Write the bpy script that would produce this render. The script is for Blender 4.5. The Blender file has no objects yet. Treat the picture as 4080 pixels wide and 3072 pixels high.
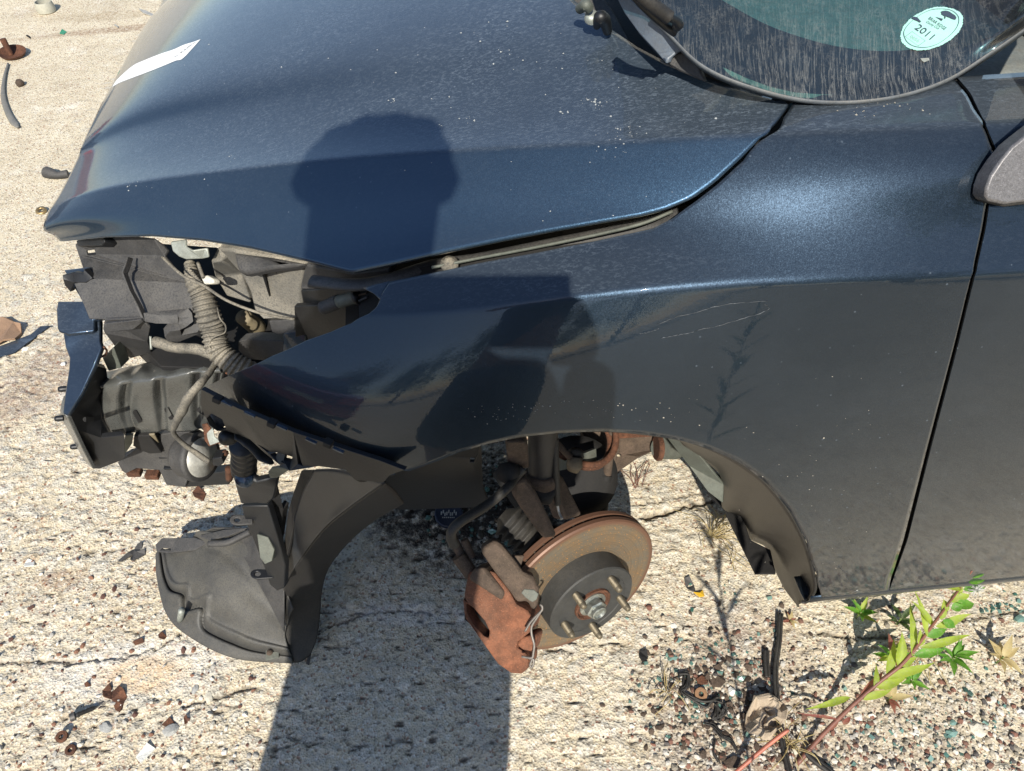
import bpy, bmesh, math, random
import numpy as np
from mathutils import Vector, Matrix
random.seed(7); rng = np.random.default_rng(7)
scene = bpy.context.scene
R = math.radians

# ---------------------------------------------------------------- camera, light, exposure
CAMZ, PITCH, FPX = 1.4, 48.0, 2950.0
cam = bpy.data.cameras.new('camera'); camo = bpy.data.objects.new('camera', cam)
scene.collection.objects.link(camo); scene.camera = camo
cam.sensor_fit = 'HORIZONTAL'; cam.sensor_width = 36.0; cam.lens = 36.0*FPX/4080
cam.clip_start = 0.01; cam.clip_end = 500
camo.location = (0, 0, CAMZ); camo.rotation_euler = (R(90-PITCH), 0, 0)
SUN_EL, SUN_AZ = 41.0, 3.5           # sun behind the camera; light travels towards +Y, a little to +X
world = bpy.data.worlds.new('World'); scene.world = world; world.use_nodes = True
wn = world.node_tree.nodes; wl = world.node_tree.links
bg = wn['Background']; sky = wn.new('ShaderNodeTexSky'); sky.sky_type = 'NISHITA'; sky.sun_disc = False
sky.sun_elevation = R(SUN_EL); sky.sun_rotation = R(180+SUN_AZ); sky.air_density = 1.0; sky.dust_density = 0.6; sky.ozone_density = 1.4
bg.inputs['Strength'].default_value = 0.13
wl.new(sky.outputs[0], bg.inputs[0])
sd = bpy.data.lights.new('sun', 'SUN'); sd.energy = 4.8; sd.angle = R(0.53); sd.color = (1.0, 0.94, 0.83)
suno = bpy.data.objects.new('sun', sd); scene.collection.objects.link(suno)
_s = Vector((math.sin(R(SUN_AZ))*math.cos(R(SUN_EL)), math.cos(R(SUN_AZ))*math.cos(R(SUN_EL)), -math.sin(R(SUN_EL))))
suno.rotation_euler = _s.to_track_quat('-Z', 'Y').to_euler(); suno.location = (-1, -5, 6)
scene.view_settings.view_transform = 'Standard'; scene.view_settings.look = 'None'
scene.view_settings.exposure = 0.38; scene.view_settings.gamma = 1.0
scene.cycles.max_bounces = 8; scene.cycles.transparent_max_bounces = 12
scene.cycles.caustics_reflective = False; scene.cycles.caustics_refractive = False

# ---------------------------------------------------------------- measuring helpers (metres; car frame: a rearward, b inward, z up)
CAM = np.array([0, 0, CAMZ])
_t = R(PITCH)
FW = np.array([0, math.cos(_t), -math.sin(_t)]); UPV = np.array([0, math.sin(_t), math.cos(_t)]); RT = np.array([1., 0, 0])
CO = np.array([.12, .47, 0]); _y = R(6)
CA = np.array([math.cos(_y), math.sin(_y), 0]); CB = np.array([-math.sin(_y), math.cos(_y), 0])
def ray(px, py): return RT*(px-2040)/FPX + UPV*(1536-py)/FPX + FW
def Pz(px, py, z): r = ray(px, py); return CAM + r*(z-CAMZ)/r[2]
def Pb(px, py, b):
    r = ray(px, py); return CAM + r*((b-(CAM-CO)@CB)/(r@CB))
def Pd(px, py, d): return CAM + ray(px, py)*d
def W(a, b, z): return CO + CA*a + CB*b + np.array([0, 0, z])
def toC(p): d = np.asarray(p)-CO; return np.array([d@CA, d@CB, d[2]])
def proj(p):
    d = np.asarray(p)-CAM; dep = d@FW
    return np.stack([2040+FPX*(d@RT)/dep, 1536-FPX*(d@UPV)/dep], -1)
def spline(pts, n, closed=False):
    P = np.asarray(pts, float)
    if closed: P = np.vstack([P[-1:], P, P[:2]])
    else: P = np.vstack([2*P[0]-P[1], P, 2*P[-1]-P[-2]])
    k = len(P)-3; out = []
    for s in np.linspace(0, k, n, endpoint=not closed):
        i = min(int(s), k-1); t = s-i; p0, p1, p2, p3 = P[i:i+4]
        out.append(.5*((2*p1)+(-p0+p2)*t+(2*p0-5*p1+4*p2-p3)*t*t+(-p0+3*p1-3*p2+p3)*t**3))
    return np.array(out)
def natcub(x, y):
    x = np.asarray(x, float); y = np.asarray(y, float); n = len(x); h = np.diff(x)
    A = np.eye(n); r = np.zeros(n)
    for i in range(1, n-1):
        A[i, i-1] = h[i-1]; A[i, i] = 2*(h[i-1]+h[i]); A[i, i+1] = h[i]
        r[i] = 6*((y[i+1]-y[i])/h[i]-(y[i]-y[i-1])/h[i-1])
    M = np.linalg.solve(A, r)
    def f(q):
        q = np.asarray(q, float); i = np.clip(np.searchsorted(x, q)-1, 0, n-2); d = q-x[i]; hi = h[i]
        return (M[i]*(x[i+1]-q)**3+M[i+1]*d**3)/(6*hi)+(y[i]/hi-M[i]*hi/6)*(x[i+1]-q)+(y[i+1]/hi-M[i+1]*hi/6)*d
    return f

# ---------------------------------------------------------------- object helpers
def link(o): scene.collection.objects.link(o); return o
def tag(o, label=None, cat=None, group=None, kind=None):
    if label: o['label'] = label
    if cat: o['category'] = cat
    if group: o['group'] = group
    if kind: o['kind'] = kind
    return o
def empty(name, loc, label, cat, group=None):
    o = bpy.data.objects.new(name, None); o.location = loc; o.empty_display_size = .05
    return tag(link(o), label, cat, group)
def mesh_obj(name, verts, faces, mat, parent=None, smooth=True, angle=None, solid=0, bevel=0, subd=0):
    me = bpy.data.meshes.new(name); me.from_pydata([tuple(map(float, v)) for v in verts], [], [tuple(map(int, f)) for f in faces]); me.validate()
    if mat:
        for m in (mat if isinstance(mat, (list, tuple)) else [mat]): me.materials.append(m)
    o = link(bpy.data.objects.new(name, me))
    if smooth: me.shade_smooth()
    if parent:
        o.parent = parent
        if parent.type == 'EMPTY' or True:
            o.matrix_parent_inverse = pmat(parent).inverted()
    if subd: m = o.modifiers.new('s', 'SUBSURF'); m.levels = subd; m.render_levels = subd
    if solid: m = o.modifiers.new('t', 'SOLIDIFY'); m.thickness = abs(solid); m.offset = -1 if solid > 0 else 1
    if bevel:
        m = o.modifiers.new('b', 'BEVEL'); m.width = bevel; m.segments = 2; m.limit_method = 'ANGLE'; m.angle_limit = R(40); m.harden_normals = False
    if angle is not None and smooth: me.set_sharp_from_angle(angle=R(angle))
    return o
def pmat(o):
    m = Matrix.Translation(o.location) @ o.rotation_euler.to_matrix().to_4x4()
    return (pmat(o.parent) @ o.matrix_parent_inverse @ m) if o.parent else m
class MB:
    def __init__(s): s.v = []; s.f = []
    def add(s, v, f):
        n = len(s.v); s.v += [tuple(map(float, p)) for p in v]; s.f += [tuple(i+n for i in q) for q in f]; return s
    def grid(s, G, cu=False, cv=False):
        G = np.asarray(G); nu, nv = G.shape[:2]; f = []
        for i in range(nu if cu else nu-1):
            for j in range(nv if cv else nv-1):
                i2, j2 = (i+1) % nu, (j+1) % nv
                f.append((i*nv+j, i2*nv+j, i2*nv+j2, i*nv+j2))
        return s.add(G.reshape(-1, 3), f)
    def tube(s, path, rad, n=10, caps=True, up=None):
        P = np.asarray(path, float); m = len(P); rad = np.broadcast_to(np.asarray(rad, float), (m,)) if np.ndim(rad) < 2 else np.asarray(rad)
        T = np.gradient(P, axis=0); T /= np.linalg.norm(T, axis=1)[:, None]+1e-12
        u = np.array([0, 0, 1.]) if up is None else np.asarray(up, float)
        if abs(T[0]@u) > .95: u = np.array([1., 0, 0])
        x = np.cross(T[0], u); x /= np.linalg.norm(x); G = []
        for i in range(m):
            x = x-T[i]*(x@T[i]); x /= np.linalg.norm(x); y = np.cross(T[i], x)
            rx, ry = (rad[i], rad[i]) if rad.ndim == 1 else rad[i]
            G.append([P[i]+x*rx*math.cos(t)+y*ry*math.sin(t) for t in np.linspace(0, 2*math.pi, n, endpoint=False)])
        base = len(s.v); s.grid(G, cv=True)
        if caps:
            s.f.append(tuple(base+j for j in range(n))[::-1]); s.f.append(tuple(base+(m-1)*n+j for j in range(n)))
        return s
    def lathe(s, prof, c, ax, n=32, ref=None):
        c = np.asarray(c, float); ax = np.asarray(ax, float)/np.linalg.norm(ax)
        u = np.array([0, 0, 1.]) if ref is None else np.asarray(ref, float)
        if abs(ax@u) > .95: u = np.array([1., 0, 0])
        x = np.cross(ax, u); x /= np.linalg.norm(x); y = np.cross(ax, x)
        G = [[c+ax*h+(x*math.cos(t)+y*math.sin(t))*r for t in np.linspace(0, 2*math.pi, n, endpoint=False)] for r, h in prof]
        return s.grid(G, cv=True)
    def box(s, c, half, X=(1, 0, 0), Y=(0, 1, 0), Z=(0, 0, 1)):
        c = np.asarray(c, float); X, Y, Z = (np.asarray(q, float)/np.linalg.norm(q)*h for q, h in zip((X, Y, Z), half))
        v = [c+X*i+Y*j+Z*k for i in (-1, 1) for j in (-1, 1) for k in (-1, 1)]
        return s.add(v, [(0, 1, 3, 2), (4, 6, 7, 5), (0, 4, 5, 1), (2, 3, 7, 6), (0, 2, 6, 4), (1, 5, 7, 3)])
    def plate(s, outline, th, nrm=None, holes=None):
        """outline: closed 3D loop; extruded by th along -normal; holes cut through"""
        P = np.asarray(outline, float)
        if nrm is None:
            nrm = np.zeros(3)
            for i in range(len(P)): nrm += np.cross(P[i], P[(i+1) % len(P)])
            nrm /= np.linalg.norm(nrm)
            if nrm@(CAM-P.mean(0)) < 0: nrm = -nrm
        nrm = np.asarray(nrm, float)
        bm = bmesh.new(); loops = [P]+[np.asarray(h, float) for h in (holes or [])]
        es = []
        for L in loops:
            vs = [bm.verts.new(p) for p in L]
            es += [bm.edges.new((vs[i], vs[(i+1) % len(vs)])) for i in range(len(vs))]
        r = bmesh.ops.triangle_fill(bm, use_beauty=True, use_dissolve=False, edges=es, normal=nrm)
        fs = [g for g in r['geom'] if isinstance(g, bmesh.types.BMFace)]
        bm.verts.index_update(); base = [np.array(v.co) for v in bm.verts]; n = len(base)
        F = []
        for f in fs:
            ix = [v.index for v in f.verts]
            if f.normal.dot(Vector(nrm)) < 0: ix = ix[::-1]
            F.append(tuple(ix)); F.append(tuple(i+n for i in ix[::-1]))
        k = 0
        for L in loops:
            m = len(L)
            for i in range(m): F.append((k+i, k+(i+1) % m, k+(i+1) % m+n, k+i+n))
            k += m
        bm.free()
        return s.add(base+[p-nrm*th for p in base], F)
    def obj(s, name, mat, parent=None, **k):
        o = mesh_obj(name, s.v, s.f, mat, parent, **k)
        bm = bmesh.new(); bm.from_mesh(o.data); bmesh.ops.recalc_face_normals(bm, faces=bm.faces) if k.get('recalc', True) else None
        bm.to_mesh(o.data); bm.free()
        return o
def fixk(k): k.pop('recalc', None); return k

# ---------------------------------------------------------------- material helpers
def mat(name):
    m = bpy.data.materials.new(name); m.use_nodes = True
    return m, m.node_tree.nodes, m.node_tree.links, m.node_tree.nodes['Principled BSDF']
def nd(N, t, **k):
    n = N.new(t)
    for a, b in k.items():
        if a in ('operation', 'blend_type', 'data_type', 'feature', 'distance', 'noise_dimensions', 'voronoi_dimensions', 'attribute_name', 'bands_direction', 'wave_type'): setattr(n, a, b)
        else: n.inputs[a].default_value = b
    return n
def ramp(N, pts):
    r = N.new('ShaderNodeValToRGB'); e = r.color_ramp.elements
    while len(e) < len(pts): e.new(.5)
    for x, (p, c) in zip(e, pts):
        x.position = p; x.color = (c, c, c, 1) if np.isscalar(c) else (*c, 1)
    return r
def mixc(N, L, fac, a, b, mode='MIX'):
    n = N.new('ShaderNodeMix'); n.data_type = 'RGBA'; n.blend_type = mode
    for s, v in ((n.inputs['Factor'], fac), (n.inputs[6], a), (n.inputs[7], b)):
        if hasattr(v, 'links') or hasattr(v, 'is_linked'): L.new(v, s)
        elif np.isscalar(v): s.default_value = v
        else: s.default_value = (*v, 1) if len(v) == 3 else v
    return n.outputs[2]
def math_(N, L, op, a, b=None, c=None, clamp=False):
    n = N.new('ShaderNodeMath'); n.operation = op; n.use_clamp = clamp
    for s, v in zip(n.inputs, (a, b, c)):
        if v is None: continue
        if hasattr(v, 'is_linked'): L.new(v, s)
        else: s.default_value = v
    return n.outputs[0]
def simple(name, col, rough=.5, metal=0., var=.25, vscale=60, dust=0., dustcol=(.33, .29, .22), bump=.15, bscale=300, coat=0, spec=.5):
    """object coloured by col with mottled variation, dust lying in patches, fine relief"""
    m, N, L, P = mat(name)
    g = N.new('ShaderNodeNewGeometry'); nz = nd(N, 'ShaderNodeTexNoise', Scale=vscale, Detail=6, Roughness=.65); L.new(g.outputs['Position'], nz.inputs['Vector'])
    c = mixc(N, L, ramp_out(N, L, nz.outputs[0], [(.3, 0.), (.7, 1.)]), tuple(x*(1-var) for x in col), tuple(min(1, x*(1+var)) for x in col))
    stn = nd(N, 'ShaderNodeTexNoise', Scale=vscale*.22, Detail=7, Roughness=.75); L.new(g.outputs['Position'], stn.inputs['Vector'])
    c = mixc(N, L, ramp_out(N, L, stn.outputs[0], [(.42, 0.), (.62, min(1., var*1.6))]), c, tuple(x*.45 for x in col))
    spk = nd(N, 'ShaderNodeTexNoise', Scale=520, Detail=2, Roughness=.6); L.new(g.outputs['Position'], spk.inputs['Vector'])
    c = mixc(N, L, ramp_out(N, L, spk.outputs[0], [(.60, 0.), (.68, min(1., var*1.2))]), c, tuple(min(1, x*1.9) for x in col))
    if dust:
        n2 = nd(N, 'ShaderNodeTexNoise', Scale=vscale*.35, Detail=8, Roughness=.7); L.new(g.outputs['Position'], n2.inputs['Vector'])
        sx = N.new('ShaderNodeSeparateXYZ'); L.new(g.outputs['Normal'], sx.inputs[0])
        upf = math_(N, L, 'MULTIPLY_ADD', sx.outputs[2], .6, .4, clamp=True)
        n4 = nd(N, 'ShaderNodeTexNoise', Scale=420, Detail=4, Roughness=.7); L.new(g.outputs['Position'], n4.inputs['Vector'])
        d = math_(N, L, 'MULTIPLY', ramp_out(N, L, n2.outputs[0], [(.35, 0.25), (.65, 1.)]), upf)
        d = math_(N, L, 'MULTIPLY', d, ramp_out(N, L, n4.outputs[0], [(.36, .25), (.52, .9), (.64, 1.6 if 0 else 1.)]))
        d = math_(N, L, 'MULTIPLY', d, dust, clamp=True)
        c = mixc(N, L, d, c, dustcol)
        L.new(math_(N, L, 'MULTIPLY_ADD', d, .5*(1-rough)+.2, rough, clamp=True), P.inputs['Roughness'])
        if metal: L.new(math_(N, L, 'MULTIPLY', math_(N, L, 'SUBTRACT', 1., d), metal), P.inputs['Metallic'])
    else:
        L.new(math_(N, L, 'MULTIPLY_ADD', nz.outputs[0], .3, rough-.15, clamp=True), P.inputs['Roughness']); P.inputs['Metallic'].default_value = metal
    L.new(c, P.inputs['Base Color']); P.inputs['Coat Weight'].default_value = coat; P.inputs['Specular IOR Level'].default_value = spec
    if bump:
        n3 = nd(N, 'ShaderNodeTexNoise', Scale=bscale, Detail=4, Roughness=.6); L.new(g.outputs['Position'], n3.inputs['Vector'])
        b = nd(N, 'ShaderNodeBump', Strength=bump, Distance=.002); L.new(n3.outputs[0], b.inputs['Height']); L.new(b.outputs[0], P.inputs['Normal'])
    return m
def ramp_out(N, L, x, pts): r = ramp(N, pts); L.new(x, r.inputs[0]); return r.outputs[0]
# ---------------------------------------------------------------- materials
def paint_mat(name, base=(.013, .025, .042), dusty=1.0, rust=0):
    m, N, L, P = mat(name)
    g = N.new('ShaderNodeNewGeometry'); pos = g.outputs['Position']
    # metallic flake: each cell tilts the base normal a little
    v = nd(N, 'ShaderNodeTexVoronoi', Scale=1500); L.new(pos, v.inputs['Vector'])
    vm = N.new('ShaderNodeVectorMath'); vm.operation = 'SUBTRACT'; L.new(v.outputs['Color'], vm.inputs[0]); vm.inputs[1].default_value = (.5, .5, .5)
    vs = N.new('ShaderNodeVectorMath'); vs.operation = 'SCALE'; L.new(vm.outputs[0], vs.inputs[0]); vs.inputs['Scale'].default_value = .13
    va = N.new('ShaderNodeVectorMath'); va.operation = 'ADD'; L.new(g.outputs['Normal'], va.inputs[0]); L.new(vs.outputs[0], va.inputs[1])
    vn = N.new('ShaderNodeVectorMath'); vn.operation = 'NORMALIZE'; L.new(va.outputs[0], vn.inputs[0])
    L.new(vn.outputs[0], P.inputs['Normal'])
    big = nd(N, 'ShaderNodeTexNoise', Scale=3.5, Detail=3); L.new(pos, big.inputs['Vector'])
    P.inputs['Base Color'].default_value = (*base, 1); P.inputs['Metallic'].default_value = .85; P.inputs['Roughness'].default_value = .385
    P.inputs['Coat Weight'].default_value = 1; P.inputs['Coat IOR'].default_value = 1.40
    on = nd(N, 'ShaderNodeTexNoise', Scale=260, Detail=2); L.new(pos, on.inputs['Vector'])
    ob = nd(N, 'ShaderNodeBump', Strength=.05, Distance=.0006); L.new(on.outputs[0], ob.inputs['Height']); L.new(ob.outputs[0], P.inputs['Coat Normal'])
    sm = nd(N, 'ShaderNodeTexNoise', Scale=6, Detail=7, Roughness=.7); L.new(pos, sm.inputs['Vector'])
    L.new(ramp_out(N, L, sm.outputs[0], [(.4, .012), (.75, .05)]), P.inputs['Coat Roughness'])
    # dust: dried rain marks on surfaces facing up, thin film elsewhere
    D = nd(N, 'ShaderNodeBsdfDiffuse', Roughness=1.); D.inputs['Color'].default_value = (.33, .40, .48, 1)
    mp = N.new('ShaderNodeMapping'); mp.inputs['Rotation'].default_value = (0, 0, R(-24)); mp.inputs['Scale'].default_value = (.42, 1.15, 1.15); L.new(pos, mp.inputs['Vector'])
    wn_ = nd(N, 'ShaderNodeTexNoise', Scale=120, Detail=3); L.new(mp.outputs[0], wn_.inputs['Vector'])
    wv = N.new('ShaderNodeVectorMath'); wv.operation = 'MULTIPLY_ADD'; L.new(wn_.outputs['Color'], wv.inputs[0]); wv.inputs[1].default_value = (.012, .012, .012); L.new(mp.outputs[0], wv.inputs[2])
    ve = nd(N, 'ShaderNodeTexVoronoi', feature='DISTANCE_TO_EDGE', Scale=380); L.new(wv.outputs[0], ve.inputs['Vector'])
    lines = ramp_out(N, L, ve.outputs['Distance'], [(0, 1.), (.10, .55), (.2, 0.)])
    brk = nd(N, 'ShaderNodeTexNoise', Scale=330, Detail=3, Roughness=.6); L.new(mp.outputs[0], brk.inputs['Vector'])
    lines = math_(N, L, 'MULTIPLY', lines, ramp_out(N, L, brk.outputs[0], [(.44, 0.), (.6, 1.)]))
    strk = N.new('ShaderNodeMapping'); strk.inputs['Rotation'].default_value = (0, 0, R(-24)); strk.inputs['Scale'].default_value = (3, 60, 60); L.new(pos, strk.inputs['Vector'])
    sn = nd(N, 'ShaderNodeTexNoise', Scale=1.6, Detail=4, Roughness=.7); L.new(strk.outputs[0], sn.inputs['Vector'])
    pat = nd(N, 'ShaderNodeTexNoise', Scale=5, Detail=5, Roughness=.6); L.new(pos, pat.inputs['Vector'])
    sx = N.new('ShaderNodeSeparateXYZ'); L.new(g.outputs['Normal'], sx.inputs[0])
    upm = ramp_out(N, L, sx.outputs[2], [(.45, .02), (.78, .22), (.93, 1.)])
    lines = math_(N, L, 'MULTIPLY', lines, ramp_out(N, L, pat.outputs[0], [(.3, .35), (.62, 1.)]))
    lines = math_(N, L, 'MULTIPLY', lines, ramp_out(N, L, sn.outputs[0], [(.35, .35), (.6, 1.)]))
    spk = nd(N, 'ShaderNodeTexVoronoi', Scale=70, Randomness=1.); L.new(pos, spk.inputs['Vector'])
    sp = math_(N, L, 'MULTIPLY', ramp_out(N, L, spk.outputs['Distance'], [(.05, 1.), (.09, 0.)]), ramp_out(N, L, pat.outputs[0], [(.5, 0.), (.6, 1.)]))
    d = math_(N, L, 'MULTIPLY', math_(N, L, 'MULTIPLY', lines, upm), .17*dusty)
    d = math_(N, L, 'ADD', d, math_(N, L, 'MULTIPLY', upm, .060*dusty))
    d = math_(N, L, 'ADD', d, math_(N, L, 'MULTIPLY', ramp_out(N, L, sm.outputs[0], [(.4, 0.), (.8, 1.)]), .016*dusty))
    d = math_(N, L, 'ADD', d, math_(N, L, 'MULTIPLY', sp, .15*dusty))
    d = math_(N, L, 'ADD', d, .006*dusty, clamp=True)
    mx = N.new('ShaderNodeMixShader'); L.new(d, mx.inputs[0]); L.new(P.outputs[0], mx.inputs[1]); L.new(D.outputs[0], mx.inputs[2])
    L.new(mx.outputs[0], N['Material Output'].inputs[0])
    return m
M = {}
M['paint'] = paint_mat('dark blue metallic paint')
M['hood_paint'] = paint_mat('dusty dark blue paint with sky sheen', base=(.022, .050, .088), dusty=1.0)  # same paint as the fender, base brightened to carry the sky reflection
M['steel_blue'] = paint_mat('dull navy painted steel', base=(.02, .035, .06), dusty=1.0)
M['dark'] = simple('black underbody', (.005, .005, .006), .8, dust=.04, bump=.1)
M['black'] = simple('black plastic', (.006, .007, .009), .45, dust=.05, vscale=30, dustcol=(.16, .16, .16))
M['grey_plastic'] = simple('faded dusty plastic', (.026, .027, .030), .6, dust=.36, vscale=45, dustcol=(.26, .24, .21), bump=.3)
M['box_plastic'] = simple('very dusty plastic', (.09, .09, .085), .8, dust=.95, vscale=30, dustcol=(.50, .45, .36), bump=.4)
M['hose'] = simple('dusty hose', (.05, .05, .048), .8, dust=.9, vscale=80, dustcol=(.44, .39, .30), bump=.5, bscale=200)
M['tan'] = simple('tan painted part', (.22, .18, .11), .7, dust=.6, vscale=40)
M['galv'] = simple('zinc bracket', (.33, .36, .33), .5, .5, dust=.3, vscale=90)
M['silver'] = simple('silver horn face', (.62, .62, .58), .45, .6, dust=.25, vscale=70)
M['rust'] = simple('rusty steel', (.115, .047, .024), .85, var=.6, vscale=90, bump=.9, bscale=190)
M['rust_brown'] = simple('brown dull rust', (.070, .047, .034), .8, var=.5, vscale=70, bump=.9, bscale=190, dust=.35, dustcol=(.2, .15, .10))
M['caliper'] = simple('orange brown caliper rust', (.20, .072, .034), .85, var=.5, vscale=55, bump=.9, bscale=230, dust=.12)
M['beam'] = simple('black e coated steel', (.07, .073, .070), .25, var=.3, vscale=18, dust=.38, dustcol=(.20, .20, .18), bump=.05, coat=.4)
M['rubber'] = simple('black rubber', (.010, .010, .011), .6, dust=.15, vscale=60)
M['zinc'] = simple('yellow zinc thread', (.20, .17, .12), .55, .7, vscale=200)
M['nut'] = simple('silver hub nut', (.38, .40, .37), .4, .8, var=.35, vscale=120)
M['greysteel'] = simple('dull grey green steel', (.10, .115, .10), .6, .2, dust=.3)
# ---------------------------------------------------------------- ground: one sheet, fine relief where the camera looks
def vnoise(X, Y, sc, seed, oct=4, rough=.55):
    out = np.zeros(X.shape); amp = 1.; tot = 0
    for o in range(oct):
        r2 = np.random.default_rng(seed+o); T = r2.random((256, 256)); x = X*sc; y = Y*sc
        xi = np.floor(x).astype(int); yi = np.floor(y).astype(int); fx = x-xi; fy = y-yi; fx = fx*fx*(3-2*fx); fy = fy*fy*(3-2*fy)
        a, b, c, d = T[xi % 256, yi % 256], T[(xi+1) % 256, yi % 256], T[xi % 256, (yi+1) % 256], T[(xi+1) % 256, (yi+1) % 256]
        out += amp*((a*(1-fx)+b*fx)*(1-fy)+(c*(1-fx)+d*fx)*fy); tot += amp; amp *= rough; sc *= 2
    return out/tot
def axis(lo, hi, step, far, grow=1.18):
    c = list(np.arange(lo, hi, step)); s = step; l = c[0]; h = c[-1]; L_ = []; H_ = []
    while l > -far: s *= grow; l -= s; L_.append(l)
    s = step
    while h < far: s *= grow; h += s; H_.append(h)
    return np.array(L_[::-1]+c+H_)
gx = axis(-1.55, 1.25, .0036, 90)
yy = [.30]; 
while yy[-1] < 4.2: yy.append(yy[-1]+.0034*(1+max(0, yy[-1]-.9)*1.1))
s = .0034; lo = yy[0]; L_ = []
while lo > -90: s *= 1.18; lo -= s; L_.append(lo)
s = yy[-1]-yy[-2]; hi = yy[-1]; H_ = []
while hi < 90: s *= 1.18; hi += s; H_.append(hi)
gy = np.array(L_[::-1]+yy+H_)
X, Y = np.meshgrid(gx, gy, indexing='ij')
near = np.clip((1.9-np.abs(X+.2))/.5, 0, 1)*np.clip((Y+.1)/.3, 0, 1)*np.clip((4.6-Y)/1.0, 0, 1)
# how coarse the worn concrete is: rough lower left, sandier to the right and far away
coarse = np.clip(1.15-.7*np.clip((X-.2)/.25, 0, 1)-.75*np.clip((Y-1.25)/.3, 0, 1), .22, 1.15)
coarse *= .55+.9*vnoise(X, Y, 3.1, 50, 3)
wx = X+.01*vnoise(X, Y, 30, 90, 2); 
streak = vnoise(wx*.65, Y*1.5, 88, 11, 3, .6)       # relief drawn out sideways
Z = near*coarse*.72*(.0052*(streak-.5)+.0035*(vnoise(X, Y, 120, 5, 2)-.5)+.005*(vnoise(X, Y, 9, 30, 3)-.5)+.012*(vnoise(X, Y, 1.7, 70, 2)-.5))
pit = np.clip(vnoise(wx*.6, Y*1.7, 85, 33, 2)-.71, 0, 1)*near*coarse; Z -= .04*pit
stone = np.zeros(X.shape); i0 = np.searchsorted(gx, -1.6); 
def stamp(n, x0, x1, y0, y1, r0, r1, hgt, pw=2.):
    xs = rng.uniform(x0, x1, n); ys = rng.uniform(y0, y1, n); rs = r0+(r1-r0)*rng.random(n)**pw; an = rng.normal(0, .5, n); el = rng.uniform(1., 1.7, n); hs = hgt*rng.uniform(.4, 1.1, n); cs = rng.uniform(.1, 1., n)
    for x, y, r, a, e, h, c in zip(xs, ys, rs, an, el, hs, cs):
        ia, ib = np.searchsorted(gx, [x-r*e, x+r*e]); ja, jb = np.searchsorted(gy, [y-r*e, y+r*e])
        if ib-ia < 2 or jb-ja < 2: continue
        dx = X[ia:ib, ja:jb]-x; dy = Y[ia:ib, ja:jb]-y; ca, sa = math.cos(a), math.sin(a)
        q = ((dx*ca+dy*sa)/(r*e))**2+((-dx*sa+dy*ca)/r)**2
        k = q < 1; 
        Z[ia:ib, ja:jb] += np.where(k, r*h*np.sqrt(np.clip(1-q, 0, 1)), 0)
        stone[ia:ib, ja:jb] = np.where(q < .85, c, stone[ia:ib, ja:jb])
stamp(5200, -1.5, .45, .3, 1.5, .003, .011, .3)
stamp(2200, -1.6, .5, .3, 1.7, .006, .018, .17, 2.5)
stamp(2600, .2, 1.2, .3, 1.4, .003, .008, .4)
stamp(3500, -2.6, .3, 1.4, 3.9, .004, .010, .25)
# cracks
def crack(pts, w, dep):
    global Z
    P = spline(pts, 60)[:, :2]; P = P+rng.normal(0, .0022, P.shape)
    x0, y0 = P.min(0)-.03; x1, y1 = P.max(0)+.03
    ia, ib = np.searchsorted(gx, [x0, x1]); ja, jb = np.searchsorted(gy, [y0, y1]); XX = X[ia:ib, ja:jb]; YY = Y[ia:ib, ja:jb]
    D = np.full(XX.shape, 9.)
    for p, q in zip(P[:-1], P[1:]):
        d = q-p; t = np.clip(((XX-p[0])*d[0]+(YY-p[1])*d[1])/(d@d+1e-12), 0, 1)
        D = np.minimum(D, np.hypot(XX-p[0]-t*d[0], YY-p[1]-t*d[1]))
    ww = .6*w*(.35+1.3*vnoise(XX, YY, 40, 8, 2))
    Z[ia:ib, ja:jb] -= dep*np.clip(1-D/ww, 0, 1)
    pits[ia:ib, ja:jb] = np.maximum(pits[ia:ib, ja:jb], np.clip(1.2-D/ww, 0, 1))
pits = np.clip(pit*6, 0, 1)
gp = lambda l: [Pz(x, y, 0) for x, y in l]
crack(gp([(2560, 2060), (2640, 2045), (2760, 2010), (2860, 1990), (2950, 1960)]), .011, .014)
crack(gp([(2560, 2010), (2680, 1985), (2800, 1965)]), .004, .006)
crack(gp([(3260, 2520), (3420, 2540), (3560, 2530)]), .006, .008)
crack(gp([(3800, 2470), (3950, 2450), (4150, 2420)]), .006, .007)
crack(gp([(0, 2640), (180, 2635), (420, 2630), (600, 2590), (720, 2530)]), .006, .009)
crack(gp([(720, 2820), (860, 2780), (1000, 2735)]), .005, .008)
crack(gp([(1300, 2500), (1500, 2440), (1800, 2445)]), .004, .006)
nx, ny = len(gx), len(gy)
co = np.stack([X, Y, Z], -1).reshape(-1, 3).astype(np.float32)
idx = np.arange(nx*ny).reshape(nx, ny); q = np.stack([idx[:-1, :-1], idx[1:, :-1], idx[1:, 1:], idx[:-1, 1:]], -1).reshape(-1, 4)
me = bpy.data.meshes.new('ground'); me.vertices.add(len(co)); me.vertices.foreach_set('co', co.ravel())
me.loops.add(q.size); me.loops.foreach_set('vertex_index', q.ravel().astype(np.int32)); me.polygons.add(len(q))
me.polygons.foreach_set('loop_start', np.arange(0, q.size, 4, dtype=np.int32)); me.polygons.foreach_set('loop_total', np.full(len(q), 4, np.int32)); me.update()
for nm, ar in (('stone', stone), ('pit', pits)):
    at = me.attributes.new(nm, 'FLOAT', 'POINT'); at.data.foreach_set('value', ar.ravel().astype(np.float32))
me.shade_smooth(); ground = link(bpy.data.objects.new('ground', me)); tag(ground, kind='structure')
def gz(x, y): return float(Z[min(np.searchsorted(gx, x), nx-1), min(np.searchsorted(gy, y), ny-1)])
m, N, L, P = mat('worn exposed aggregate concrete')
g = N.new('ShaderNodeNewGeometry'); pos = g.outputs['Position']
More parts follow.
